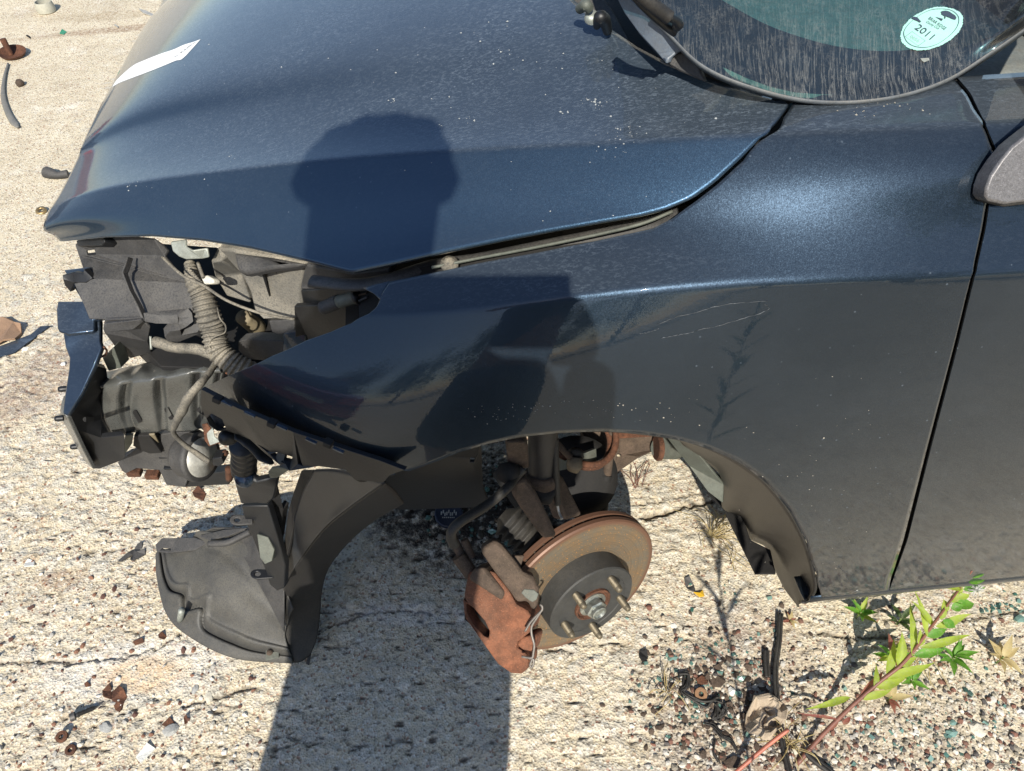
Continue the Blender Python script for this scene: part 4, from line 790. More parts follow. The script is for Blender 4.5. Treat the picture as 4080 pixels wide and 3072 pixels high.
# strut, knuckle arms, link, tie rod, drive boot
strut = MB().tube([Pb(2168, 1500, .20), Pb(2160, 1890, .16)], .021, 28).obj('strut', simple('dark strut', (.022, .022, .024), .5, dust=.3, vscale=40, dustcol=(.12, .1, .08)), car, angle=40)
MB().tube([Pb(2160, 1880, .16), Pb(2160, 1900, .157), Pb(2162, 1930, .155)], [.024, .026, .024], 28).obj('strut_collar', M['rust_brown'], strut)
kn = MB().plate(np.array([Pb(x, y, .135) for x, y in K2((560, 150), (750, 150), (780, 200), (790, 400), (690, 420), (590, 400), (580, 300))]), .02).obj('strut_bracket', M['rust_brown'], strut, angle=40, bevel=.003)
MB().tube([Pb(*K2((560, 440))[0], .12), Pb(*K2((640, 440))[0], .13)], .014, 12).obj('bracket_bolt', M['dark'], strut)
arm = MB().plate(np.array([Pb(*K2((x, y))[0], b) for x, y, b in ((635, 600, .11), (680, 530, .115), (760, 500, .12), (860, 640, .11), (990, 895, .09), (1060, 1060, .08), (930, 1080, .08), (825, 945, .085), (700, 770, .10), (645, 680, .105))]), .03).obj('knuckle_arm', M['rust_brown'], car, angle=40, bevel=.005)
MB().plate(np.array([Pb(*K2((x, y))[0], b) for x, y, b in ((750, 480, .15), (1010, 500, .15), (1060, 640, .13), (1000, 760, .12), (900, 720, .12))]), .03).obj('knuckle_web', M['dark'], car, angle=40, bevel=.005)
MB().plate(np.array([Pb(*K2((x, y))[0], b) for x, y, b in ((1060, 420, .19), (1120, 480, .19), (1310, 850, .15), (1150, 900, .14), (1060, 640, .16))]), .03).obj('knuckle_fork', M['rust_brown'], car, angle=40, bevel=.005)
rod_ = lambda nm, pts, r_, mt_, par=car, n=14: MB().tube(spline(np.array([Pb(*K2((x, y))[0], b) for x, y, b in pts]), 24), r_, n).obj(nm, mt_, par, angle=40)
wl_ = rod_('sensor_lead', ((1040, 120, .17), (1045, 400, .15), (1060, 740, .13)), .005, M['rubber'])
rod_('sensor_wire', ((1060, 745, .128), (1075, 820, .12), (1105, 885, .11)), .002, M['silver'], wl_)
lk = rod_('drop_link', ((1060, 160, .22), (1120, 230, .21), (1190, 300, .20)), .005, M['rust_brown'])
MB().tube([Pb(*K2((1230, 250))[0], .215), Pb(*K2((1235, 290))[0], .205)], [.0115, .0125], 20).obj('ball_boot', M['rubber'], lk)
MB().tube([Pb(*K2((1228, 290))[0], .205), Pb(*K2((1222, 380))[0], .195), Pb(*K2((1205, 430))[0], .19)], [.011, .0125, .008], 20).obj('ball_joint', simple('tan dusty joint', (.15, .12, .08), .7, dust=.5), lk)
tr = rod_('tie_rod', ((1590, -60, .34), (1570, 180, .32), (1535, 460, .30)), .008, M['rust_brown'])
rod_('tie_rod_end', ((1530, 460, .30), (1500, 640, .28), (1480, 860, .26)), .011, M['dark'], tr)
MB().lathe([(.0, -.02), (.035, -.03), (.04, -.05), (.040, -.075), (.034, -.085), (.038, -.095), (.030, -.11), (.034, -.12), (.024, -.135), (.026, -.145), (.014, -.16), (.012, -.32)], RC, RN, 40).obj('drive_boot', M['dark'], car)
drum = Pb(*K2((720, 1010))[0], .19)
MB().lathe([(0, .034), (.020, .034)]+[q for k in range(5) for q in ((.024, .030-k*.013), (.0335, .024-k*.013), (.0335, .022-k*.013), (.024, .018-k*.013))]+[(.012, -.045)], drum, (.72, -.55, -.35), 36).obj('cv_boot', M['rubber'], car)
# subframe, spring seat and bushing, rust coloured
ss = MB()
for k, (r0, h) in enumerate(((.060, .0), (.052, -.018))):
    c_ = Pb(*K2((1290, 90))[0], .32); ax = np.array([.1, -.25, .96]); 
    ss.tube([c_+np.array([math.cos(t)*r0, math.sin(t)*r0, h+.01*math.sin(t*2)]) for t in np.linspace(-2.6, 1.9, 30)], .006, 10)
ss.obj('spring_seat', M['rust'], car)
sf = MB().plate(np.array([Pb(*K2((x, y))[0], b) for x, y, b in ((1280, 40, .42), (1500, 30, .42), (1620, 20, .42), (2010, 40, .40), (2020, 210, .38), (1840, 290, .36), (1580, 470, .34), (1480, 470, .34), (1420, 250, .38), (1300, 230, .40))]), .02, None, [np.array([Pb(*K2((1650+22*math.cos(t), 272+17*math.sin(t)))[0], .37) for t in np.linspace(0, 2*math.pi, 12, endpoint=False)])]).obj('subframe', M['rust_brown'], car, angle=40, bevel=.003)
MB().plate(np.array([Pb(*K2((x, y))[0], b) for x, y, b in ((1620, 20, .40), (2000, 60, .385), (2020, 95, .38), (1620, 120, .40))]), .01).obj('subframe_flange', M['rust'], sf, angle=40, bevel=.002)
bc = [Pb(*K2((2000, 205))[0], .36), Pb(*K2((2045, 205))[0], .36), Pb(*K2((2190, 215))[0], .38)]
MB().tube([bc[0], bc[0]*.7+bc[1]*.3, bc[1]], [.022, .0245, .024], 30).obj('bushing_ring', M['rust'], car, angle=40); MB().tube([bc[1], bc[2]], [.021, .020], 30).obj('bushing_sleeve', M['greysteel'], car, angle=40)
MB().lathe([(0, .004), (.055, .003), (.075, -.01), (.075, -.05)], Pb(*K2((1250, 480))[0], .30), (0, -.6, .8), 40).obj('spring_pan', M['dark'], car)
MB().plate(np.array([Pb(*K2((x, y))[0], b) for x, y, b in ((1080, 300, .26), (1130, 330, .26), (1430, 210, .30), (1440, 380, .28), (1260, 380, .26), (1090, 420, .25))]), .01).obj('pan_web', M['greysteel'], car, angle=40)
MB().plate(np.array([Pb(x, y, b) for x, y, b in ((2651, 1735, .16), (2728, 1744, .14), (2882, 1932, .12), (2880, 2005, .11), (2820, 1960, .12), (2740, 1850, .15))]), .004).obj('liner_stay', M['greysteel'], car, angle=40, bevel=.001)
# rear half of the wheel arch liner
outer = [(2690, 1750), (2830, 1792), (2950, 1848), (3055, 1930), (3145, 2040), (3208, 2160), (3247, 2290), (3252, 2355), (3222, 2402), (3190, 2425)]
inner_ = [(2760, 1790, .22), (2882, 1905, .22), (2880, 2020, .24), (2960, 2060, .22), (2985, 2140, .22), (3055, 2180, .20), (3085, 2260, .18), (3125, 2340, .14), (3160, 2390, .09), (3180, 2420, .04)]
O_ = np.array([S(*[[q] for q in uv_at(*p)])[0]+CB*.004 for p in outer]); I_ = np.array([Pb(*p) for p in inner_])
O_ = spline(O_, 60); I_ = spline(I_, 60); t = np.linspace(0, 1, 20)[None, :, None]; G_ = O_[:, None]*(1-t)+I_[:, None]*t
G_ = G_+np.sin(np.linspace(0, 1, 20)*9)[None, :, None]*.0015*CA
MB().grid(G_).obj('wheel_liner_rear', simple('dusty brown liner', (.014, .012, .011), .45, dust=.22, vscale=14, dustcol=(.13, .105, .08)), car, solid=.002)
slab('liner_shade_slab', [(2815, 1958), (2882, 2025), (3010, 2285), (3092, 2285), (3070, 2190), (2990, 2150), (2965, 2070), (2885, 1975), (2884, 1905), (2850, 1880)], .22, M['dark'], .005)  # dark slab added to stand for the ground shadow beside the liner
lipP = spline(np.array([S(*[[q] for q in uv_at(*p)])[0]+CB*.003-np.array([0, 0, .001]) for p in [(1640, 1870), (1830, 1800), (2080, 1741), (2400, 1720)]+outer]), 110)
MB().tube(lipP, .0022, 6).obj('arch_lip', M['rubber'], car)
# ---------------------------------------------------------------- windscreen, cowl, wiper, stickers, mirror base
GL = [[(2470, -40, 1.118), (2640, 110, 1.096), (2795, 258, 1.078), (3000, 348, 1.066), (3250, 402, 1.054), (3520, 392, 1.055), (3755, 324, 1.064), (3950, 205, 1.085), (4130, 80, 1.115)],
      [(2620, -230, 1.142), (2780, -80, 1.126), (2930, 20, 1.112), (3110, 110, 1.100), (3360, 180, 1.087), (3610, 192, 1.083), (3835, 135, 1.093), (4010, 50, 1.113), (4230, -80, 1.148)]]
G0 = [[Pz(*p) for p in r] for r in GL]
fr = np.linspace(0, 1, 9)
G0.append([W(.34+.24*f**2, .46-.13*f, 1.235) for f in fr]); G0.append([W(.64+.16*f, .50-.13*f, 1.35-.01*f) for f in fr]); G0.append([W(.92+.08*f, .54-.13*f, 1.43-.02*f) for f in fr])
A_ = np.array([spline(r, 90) for r in G0]); GG = np.array([spline(A_[:, j], 70) for j in range(90)]).transpose(1, 0, 2)
m, N, L, P = mat('dusty tinted glass'); g = N.new('ShaderNodeNewGeometry'); pos = g.outputs['Position']
P.inputs['Base Color'].default_value = (.55, .75, .74, 1); P.inputs['Roughness'].default_value = .02; P.inputs['IOR'].default_value = 1.5; P.inputs['Transmission Weight'].default_value = 0
T = N.new('ShaderNodeBsdfTransparent'); T.inputs[0].default_value = (.42, .72, .76, 1); GS = N.new('ShaderNodeBsdfGlossy'); GS.inputs['Roughness'].default_value = .02
fz_ = N.new('ShaderNodeFresnel'); fz_.inputs[0].default_value = 1.6; mx = N.new('ShaderNodeMixShader'); L.new(math_(N, L, 'MULTIPLY_ADD', fz_.outputs[0], 1.1, .02, clamp=True), mx.inputs[0]); L.new(T.outputs[0], mx.inputs[1]); L.new(GS.outputs[0], mx.inputs[2])
D = N.new('ShaderNodeBsdfDiffuse'); D.inputs[0].default_value = (.40, .40, .37, 1)
mp = N.new('ShaderNodeMapping'); mp.inputs['Rotation'].default_value = (0, 0, R(38)); mp.inputs['Scale'].default_value = (300, 22, 22); L.new(pos, mp.inputs['Vector'])
n1_ = nd(N, 'ShaderNodeTexNoise', Scale=1, Detail=3, Distortion=1.6); L.new(mp.outputs[0], n1_.inputs['Vector'])
v1 = nd(N, 'ShaderNodeTexVoronoi', feature='DISTANCE_TO_EDGE', Scale=190); wv = N.new('ShaderNodeVectorMath'); wv.operation = 'MULTIPLY_ADD'; nn = nd(N, 'ShaderNodeTexNoise', Scale=90, Detail=3); L.new(pos, nn.inputs['Vector']); L.new(nn.outputs['Color'], wv.inputs[0]); wv.inputs[1].default_value = (.02, .02, .02); L.new(pos, wv.inputs[2]); L.new(wv.outputs[0], v1.inputs['Vector'])
sxz = N.new('ShaderNodeSeparateXYZ'); L.new(pos, sxz.inputs[0])
low = ramp_out(N, L, sxz.outputs[2], [(1.05-.02, 1.), (1.10, .75), (1.13, .12), (1.2, .1)]) if 0 else None
mrz = N.new('ShaderNodeMapRange'); mrz.inputs['From Min'].default_value = 1.05; mrz.inputs['From Max'].default_value = 1.11; mrz.inputs['To Min'].default_value = 1.; mrz.inputs['To Max'].default_value = .22; L.new(sxz.outputs[2], mrz.inputs['Value'])
st_ = math_(N, L, 'MULTIPLY', ramp_out(N, L, n1_.outputs[0], [(.50, 0.), (.56, 1.), (.60, .1)]), mrz.outputs[0])
wig = math_(N, L, 'MULTIPLY', ramp_out(N, L, v1.outputs['Distance'], [(0., 1.), (.1, .3), (.16, 0.)]), ramp_out(N, L, nn.outputs[0], [(.45, 0.), (.6, .7)]))
dd = math_(N, L, 'ADD', math_(N, L, 'MULTIPLY', st_, .27), math_(N, L, 'MULTIPLY', wig, .10)); dd = math_(N, L, 'ADD', dd, .03, clamp=True)
mx2 = N.new('ShaderNodeMixShader'); L.new(dd, mx2.inputs[0]); L.new(mx.outputs[0], mx2.inputs[1]); L.new(D.outputs[0], mx2.inputs[2]); L.new(mx2.outputs[0], N['Material Output'].inputs[0])
glassm = m
GM = mirrorC(GG)[:, ::-1]; tt = np.linspace(0, 1, 12)[1:-1][None, :, None]; mb = MB().grid(np.concatenate([GM, GM[:, -1:]*(1-tt)+GG[:, :1]*tt, GG], 1)); ws = mb.obj('windscreen', glassm, car)
GG2 = mirrorC(GG[:, :]); 
wbv = BVHTree.FromPolygons([Vector(v) for v in mb.v], mb.f)
# printed black band along the glass edge, laid just behind the pane
bandm = simple('black glass border', (.010, .018, .036), .3, vscale=30)
u_ = np.linspace(0, 1, 70)
FB_ = []
for j in range(90):
    k = 17 if j < 60 else 17-6*min(1, (j-60)/25)
    FB_.append([GG[i, j]+(GG[i, j]-CAM)/np.linalg.norm(GG[i, j]-CAM)*.005 for i in np.linspace(0, k, 9).astype(int)])
MB().grid(FB_).obj('glass_border', bandm, ws)
SD = [[GG[i, j]+(GG[i, j]-CAM)/np.linalg.norm(GG[i, j]-CAM)*.006 for j in (89, 87, 85, 83)] for i in range(0, 70, 2)]
MB().grid(SD).obj('glass_border', bandm, ws)
tm_ = simple('grey screen trim', (.10, .115, .13), .5, dust=.5, vscale=60); e0 = GG[0, 8:88]; eq = proj(e0)
lowr = np.array([Pz(x, y+17, p[2]-.016) for (x, y), p in zip(eq, e0)]); midr = np.array([Pz(x, y+7, p[2]-.002) for (x, y), p in zip(eq, e0)])
MB().grid(np.stack([e0+np.array([0, 0, .0012]), midr, lowr], 1)).obj('screen_trim', tm_, car, solid=.001)
# dashboard top and cabin below the glass
dm = simple('grey dashboard', (.15, .17, .17), .7, vscale=200, dust=.3, bscale=600)
DG = [[W(.16-.12*min(1, (b-.3)/.3 if b < .88 else (1.46-b)/.3)+.8*u, b, .995+.01*math.sin(u*3)-.10*max(0, u-.55)*3) for b in np.linspace(.30, 1.46, 24)] for u in np.linspace(0, 1, 20)]
MB().grid(DG).obj('dashboard', dm, car, solid=.02)
MB().grid([[W(a_, b_, .975) for b_ in np.linspace(.32, 1.44, 8)] for a_ in np.linspace(-.16, .25, 6)]).obj('cowl_tray', M['black'], car, solid=.004)
mb2 = MB(); mb2.box(W(1.4, .88, .75), (.6, .66, .30), CA, CB); mb2.obj('cabin', M['dark'], car, smooth=False)
# pillar, roof and side glass: the car goes on beyond the frame
pil = [[GG[i, 89], GG[i, 89]-CB*.02+np.array([0, 0, .006]), GG[i, 89]-CB*.05-np.array([0, 0, .012]), GG[i, 89]-CB*.07-np.array([0, 0, .05])] for i in range(8, 70, 2)]
MB().grid(pil).obj('windscreen_pillar', M['paint'], car, solid=.002)
rf = [[W(.90+.08*abs(f-.5)*2*0+a_, b, 1.435+.03*math.sin((a_)/1.2*math.pi)-.03*((b-.88)/.5)**2) for b in np.linspace(.36, 1.40, 16)] for a_, f in [(x, .5) for x in np.linspace(0.04, 1.1, 12)]]
MB().grid(rf).obj('roof', M['paint'], car, solid=.003)
# cowl, gutter, trim
cw_ = slab('cowl', W2((100, -60, 1.03), (620, -60, 1.035), (760, 130, 1.03), (1040, 640, 1.015), (690, 520, 1.01), (230, 100, 1.02)), None, M['grey_plastic'], .006)
slab('cowl_gutter', W2((560, -60, 1.02), (900, -60, 1.03), (950, 150, 1.025), (1480, 900, 1.01), (980, 700, 1.01)), None, M['black'], .004)
slab('cowl_cover', W2((800, -60, 1.10), (930, -60, 1.105), (1180, 165, 1.10), (1380, 355, 1.092), (1520, 480, 1.085), (1655, 640, 1.078), (1560, 660, 1.074), (1470, 730, 1.070), (1432, 815, 1.064), (1330, 690, 1.068), (1100, 440, 1.076), (910, 180, 1.086), (830, 20, 1.095)), None, simple('trim with sky tint', (.11, .14, .18), .4, dust=.3, vscale=60), .008, bev=.002)  # sky reflection on this strip is put into its base colour
slab('cowl_end_cap', W2((1440, 800, 1.060), (1500, 715, 1.066), (1560, 665, 1.07), (1655, 642, 1.072), (1750, 740, 1.068), (1815, 785, 1.066), (1870, 875, 1.062), (1930, 1035, 1.054), (1600, 900, 1.054)), None, M['grey_plastic'], .008, bev=.002)
tr_ = [(2792, 277, 1.066), (2850, 305, 1.064), (2960, 345, 1.058), (3060, 375, 1.054), (3165, 398, 1.05), (3250, 405, 1.048), (3420, 408, 1.046), (3420, 402, 1.05), (3270, 396, 1.052), (3160, 388, 1.056), (3060, 366, 1.062), (2960, 328, 1.068), (2870, 285, 1.072), (2800, 262, 1.074)]
slab('glass_trim', tr_, None, M['box_plastic'], .005, bev=.001)
slab('cowl_filler', [(2560, 20, 1.06), (2650, 100, 1.06), (2800, 250, 1.055), (3000, 340, 1.045), (3170, 390, 1.035), (3150, 415, 1.03), (3000, 385, 1.03), (2800, 320, 1.03), (2640, 250, 1.03), (2540, 130, 1.04)], None, simple('cowl filler', (.035, .045, .055), .5, dust=.3), .006)
ab = onmesh([(3175, 404), (3300, 412), (3450, 408), (3600, 386), (3720, 344), (3808, 300), (3950, 212), (4090, 118)], wbv, .004); ab = spline(ab, 40)
MB().tube(ab, .0016, 8).obj('glass_seal', M['rubber'], car)
rod('hood_hinge', W2((350, 110, 1.075), (420, 60, 1.085), (470, 110, 1.08)), None, .0055, M['greysteel'])
rod('wiper_pivot', W2((560, 330, 1.06), (600, 220, 1.075), (660, 260, 1.07), (700, 400, 1.055)), None, [.004, .007, .007, .005], M['black'])
MB().lathe([(0, .004), (.006, .004), (.008, 0), (.008, -.004)], Pz(*W2((500, 210))[0], 1.07), (0, -.4, .9), 12).obj('pivot_nut', M['galv'], car)
wp = rod('wiper_arm', W2((1020, -80, 1.155), (1200, 110, 1.145), (1400, 290, 1.132), (1530, 390, 1.122)), None, .0055, M['black'], flat=.7)
rod('wiper_blade', W2((1080, -90, 1.165), (1250, 50, 1.156), (1400, 160, 1.148), (1480, 220, 1.144)), None, .0058, M['rubber'], parent=wp)
rod('wiper_tip', W2((1480, 220, 1.142), (1560, 260, 1.138), (1600, 310, 1.134), (1570, 350, 1.13)), None, .0035, M['black'], parent=wp)
slab('wiper_end_clip', W2((1520, 385, 1.128), (1540, 350, 1.132), (1640, 310, 1.134), (1670, 330, 1.132), (1665, 360, 1.128), (1560, 408, 1.124)), None, M['grey_plastic'], .006, parent=wp, bev=.0023)
# parking sticker inside the screen
stickm = simple('pale mint sticker', (.30, .56, .49), .5, var=.06, vscale=60, bump=0); inkm = simple('navy print', (.02, .035, .06), .5, var=0, bump=0)
def flatmesh(name, loops2d, f2px, mt, parent, bv, off, th=.0004):
    bm = bmesh.new(); es = []
    for Lp in loops2d:
        vs = [bm.verts.new((x, y, 0)) for x, y in Lp]; es += [bm.edges.new((vs[i], vs[(i+1) % len(vs)])) for i in range(len(vs))]
    bmesh.ops.triangle_fill(bm, use_beauty=True, edges=es); bm.verts.index_update()
    P2 = [f2px(v.co.x, v.co.y) for v in bm.verts]; F = [[v.index for v in f.verts] for f in bm.faces]; bm.free()
    V3 = onmesh(P2, bv, off); return mesh_obj(name, V3, F, mt, parent, smooth=False)
def text_on(name, s, org, ux, uy, mt, parent, bv, off, conv, shear=0., hollow=False):
    cu = bpy.data.curves.new(name, 'FONT'); cu.body = s; cu.size = 1; cu.shear = shear; cu.resolution_u = 3
    if hollow: cu.fill_mode = 'NONE'; cu.bevel_depth = .012
    o = bpy.data.objects.new(name, cu); link(o); bpy.context.view_layer.update()
    me_ = bpy.data.meshes.new_from_object(o.evaluated_get(bpy.context.evaluated_depsgraph_get())); bpy.data.objects.remove(o)
    co_ = np.array([v.co for v in me_.vertices]); w = co_[:, 0].max()
    px = [(org[0]+ux[0]*x/w+uy[0]*y/.72, org[1]+ux[1]*x/w+uy[1]*y/.72) for x, y, _ in co_]
    V3 = onmesh(conv(*px), bv, off); return mesh_obj(name, V3, [list(p.vertices) for p in me_.polygons], mt, parent, smooth=False)
ident = lambda x, y: S1((x, y))[0]
ov = [(385, 620), (400, 560), (430, 470), (500, 385), (590, 300), (700, 235), (830, 170), (960, 130), (1080, 118), (1200, 130), (1320, 160), (1400, 200), (1460, 260), (1478, 350), (1455, 460), (1400, 560), (1300, 660), (1180, 745), (1020, 820), (850, 868), (700, 878), (560, 850), (450, 780), (400, 710)]
ovs = spline(ov, 120, True); jj = np.array([1+.012*math.sin(i*2.7)+.008*math.sin(i*5.3) for i in range(120)]); cc = ovs.mean(0); ovs = cc+(ovs-cc)*jj[:, None]
inn = spline([(440, 600), (460, 510), (540, 405), (650, 310), (800, 215), (950, 160), (1110, 150), (1250, 165), (1350, 220), (1410, 310), (1395, 430), (1320, 550), (1200, 660), (1040, 765), (880, 820), (730, 828), (590, 795), (490, 720)], 120, True)
oc = ovs.mean(0); VR = np.array([onmesh([ident(*(oc+(q-oc)*t)) for q in ovs], wbv, .001) for t in np.linspace(.02, 1, 9)]); sti = mesh_obj('parking_sticker', *(lambda m_: (m_.v, m_.f))(MB().grid(VR, cv=True).add(VR[0], [tuple(range(120))])), stickm, ws, smooth=False); 
ci = inn.mean(0); flatmesh('sticker_ring', [inn, ci+(inn-ci)*.982], ident, inkm, sti, wbv, .0022)
canopy = [(1085, 205), (1120, 190), (1180, 183), (1240, 200), (1290, 235), (1340, 265), (1365, 310), (1345, 345), (1290, 330), (1240, 305), (1195, 290), (1170, 270), (1175, 300), (1168, 325), (1150, 322), (1155, 280), (1120, 262), (1095, 240), (1105, 222)]
flatmesh('sticker_tree', [canopy], ident, inkm, sti, wbv, .0022); flatmesh('sticker_hill', [[(990, 292), (1060, 310), (1130, 328), (1105, 365), (1060, 330)]], ident, inkm, sti, wbv, .0022)
flatmesh('sticker_smudge', [[(570, 315), (620, 288), (680, 300), (720, 345), (748, 375), (725, 393), (690, 370), (640, 350)]], ident, inkm, sti, wbv, .0023)
bx = [(590, 545), (825, 710), (700, 802), (468, 635)]; bc_ = np.mean(bx, 0); flatmesh('sticker_box', [bx, [tuple(bc_+(np.array(q)-bc_)*.965) for q in bx]], ident, inkm, sti, wbv, .0022)
conv = lambda *p: S1(*p)
text_on('sticker_text', 'BRIAR RIDGE', (865, 325), (290, 198), (44, -42), inkm, sti, wbv, .0022, conv)
text_on('sticker_text', 'County Club', (825, 385), (222, 128), (30, -34), inkm, sti, wbv, .0022, conv, .3)
text_on('sticker_year', '2011', (620, 493), (285, 200), (98, -88), inkm, sti, wbv, .0022, conv)
greym = simple('grey print', (.25, .35, .33), .5, var=0, bump=0)
text_on('sticker_number', '0656', (545, 650), (150, 92), (38, -48), greym, sti, wbv, .0022, conv, 0, True)
flatmesh('glass_chip', [[(735, 1020), (880, 1010), (890, 1050), (800, 1088), (760, 1060)]], ident, M['galv'], ws, wbv, .001)
# white label on the hood's nose
hb = MB().grid(HP2); hbv = BVHTree.FromPolygons([Vector(v) for v in hb.v], hb.f)
HL = view(420, 130, 5.53); hid = lambda x, y: HL((x, y))[0]
lbl = [(145, 1200), (270, 1020), (420, 880), (600, 730), (850, 610), (1200, 470), (1500, 370), (1720, 270), (2095, 145), (1950, 310), (1850, 420), (1700, 570), (1540, 620), (1230, 750), (900, 880), (500, 1030), (300, 1110)]
lo_ = spline([(145, 1200), (300, 1110), (500, 1030), (900, 880), (1230, 750), (1540, 620), (1700, 570), (1950, 310), (2095, 145)], 60); hi_ = spline([(145, 1200), (270, 1020), (600, 730), (850, 610), (1200, 470), (1500, 370), (1720, 270), (1930, 205), (2095, 145)], 60)
LR_ = [[onmesh([hid(*(l*(1-t)+h*t))], hbv, .0012)[0] for t in np.linspace(0, 1, 8)] for l, h in zip(lo_, hi_)]
lab = mesh_obj('hood_label', *(lambda m_: (m_.v, m_.f))(MB().grid(LR_)), simple('white label', (.82, .82, .80), .5, var=.03, bump=0), hood)
text_on('label_text', 'L5547', (1480, 560), (420, -320), (120, -55), simple('black print', (.03, .03, .03), .5, var=0, bump=0), lab, hbv, .0035, lambda *p: HL(*p))
# mirror base with its rubber edge
A3 = view(2680, 0, 1.58); uvp = uv_at(3990, 720); mp0 = S([uvp[0]], [uvp[1]])[0]; e1 = S([uvp[0]+.01], [uvp[1]])[0]-mp0; e2 = S([uvp[0]], [uvp[1]+.01])[0]-mp0; mn = np.cross(e1, e2); mn /= np.linalg.norm(mn)
if mn@(CAM-mp0) < 0: mn = -mn
mr = [(2500, 640), (2212, 862), (2140, 920), (2062, 1015), (2005, 1100), (1975, 1180), (1968, 1235), (1992, 1268), (2090, 1288), (2212, 1272), (2500, 1240)]
mseal = [(2500, 600), (2212, 835), (2125, 900), (2045, 1005), (1975, 1100), (1938, 1180), (1932, 1240), (1970, 1275), (2090, 1304), (2212, 1290), (2500, 1262)]
MB().plate(onplane(A3(*mseal), mp0+mn*.012, mn), .012, mn).obj('mirror_seal', M['rubber'], car, bevel=.002)
mm = simple('grey mirror paint', (.17, .165, .17), .45, .4, var=.3, vscale=900)
MB().plate(onplane(A3(*mr), mp0+mn*.022, mn), .02, mn).obj('mirror_base', mm, car, bevel=.009, angle=60)

# scratches, bird lime specks and mud flecks on the paint
fbv = BVHTree.FromPolygons([v.co for v in fender.data.vertices], [list(f.vertices) for f in fender.data.polygons])
scm = simple('bared scratch', (.075, .085, .095), .5, .3, var=.6, vscale=300)
for q in ([(2635, 1348), (2700, 1335), (2765, 1322)], [(2620, 1292), (2700, 1262), (2790, 1240), (2850, 1222), (2930, 1208), (3060, 1200)], [(2770, 1318), (2860, 1298), (2950, 1272), (3030, 1248), (3065, 1228), (3045, 1214)], [(3340, 2255), (3365, 2285), (3385, 2325)], [(2550, 1330), (2590, 1322), (2625, 1310)]):
    MB().tube(onmesh(spline(q, 26)+rng.normal(0, 1.2, (26, 2)), fbv, .0003), np.abs(np.sin(np.arange(26)*.7+.4))*.00035+.00008, 5).obj('paint_scratch', scm, fender)
def flecks(name, pts, r0, r1, mt_, parent, bv):
    m2 = MB()
    for x, y in pts:
        p = onmesh([(x, y)], bv, .0002)[0]; v_, f_ = lump0(p, r0+(r1-r0)*rng.random()**2); m2.add(v_, f_)
    return tag(m2.obj(name, mt_, parent, smooth=False), kind='stuff')
def lump0(c, r):
    V_ = np.array([(1.4, 0, 0), (-1, 0, 0), (0, 1, 0), (0, -1, 0), (0, 0, .7), (0, 0, -.7)])*r*(1+rng.normal(0, .25, (6, 1))); a = rng.uniform(0, 6.28); V_ = V_@np.array([[math.cos(a), -math.sin(a), 0], [math.sin(a), math.cos(a), 0], [0, 0, 1]]).T+c
    return V_, [(0, 2, 4), (2, 1, 4), (1, 3, 4), (3, 0, 4), (2, 0, 5), (1, 2, 5), (3, 1, 5), (0, 3, 5)]
wl_m = simple('pale droppings', (.36, .38, .38), .9)
cl_ = [(2370, 400, 25, 14), (2375, 425, 20, 8), (1870, 480, 28, 8), (1560, 400, 12, 6), (2500, 555, 60, 10), (2450, 590, 50, 8), (2490, 520, 30, 10), (2240, 440, 15, 5), (560, 735, 30, 10), (920, 615, 25, 6), (1900, 150, 120, 12), (2300, 250, 160, 14), (2150, 1130, 300, 0)]
pts = [(rng.normal(x, s_), rng.normal(y, s_*.45)) for x, y, s_, n in cl_ for _ in range(n)]+[(rng.uniform(700, 2900), rng.uniform(100, 900)) for _ in range(60)]
flecks('lime_specks', pts, .0004, .0015, wl_m, hood, hbv)
pts = [(rng.normal(3500, 110), rng.normal(425, 22)) for _ in range(30)]+[(rng.uniform(1700, 2900), 0) for _ in range(0)]
mp_ = [(x, 1700-45*math.sin((x-1700)/1300*math.pi)*1.0+rng.uniform(-60, 15)) for x in rng.uniform(1850, 2700, 70)]+[(rng.uniform(2700, 3500), rng.uniform(1500, 2300)) for _ in range(60)]
flecks('mud_flecks', pts+[q for q in mp_], .0003, .0010, simple('dried mud', (.38, .35, .29), .9), fender, fbv)
# ---------------------------------------------------------------- loose things lying on the concrete
def place(px, py, dz=0): p = Pz(px, py, 0); return np.array([p[0], p[1], gz(p[0], p[1])+dz])
def thing(o, label, cat, group=None): return tag(o, label, cat, group)
def lump(c, r, seed, sub=1, sq=(1, 1, .6), jit=.25, rot=None):
    rg = np.random.default_rng(seed); bm = bmesh.new(); bmesh.ops.create_icosphere(bm, subdivisions=sub, radius=1)
    V_ = np.array([v.co for v in bm.verts]); V_ *= (1+rg.normal(0, jit, len(V_)).clip(-.5, .5))[:, None]; V_ *= np.array(sq)*r
    a = rg.uniform(0, 6.28) if rot is None else rot; Mr = np.array([[math.cos(a), -math.sin(a), 0], [math.sin(a), math.cos(a), 0], [0, 0, 1]]); V_ = V_@Mr.T+c
    F = [[v.index for v in f.verts] for f in bm.faces]; bm.free(); return V_, F
def flake(name, pts, mt, label, cat, z=.004, th=.003, curl=.004, group=None):
    P0 = np.array([place(*p) for p in pts]); P0[:, 2] = P0[:, 2].mean()+z
    cpt = P0.mean(0); P0[:, 2] += curl*np.sin(np.arange(len(P0))*2.1)
    o = MB().plate(P0, th, (0, 0, 1)).obj(name, mt, smooth=False, bevel=.0006); return thing(o, label, cat, group)
stonem = [simple('cream stone', (.60, .56, .46), .9, var=.15, vscale=200, bump=.6), simple('grey stone', (.36, .36, .34), .9, var=.2, vscale=200, bump=.6), simple('white stone', (.72, .71, .66), .9, var=.1, vscale=200, bump=.6)]
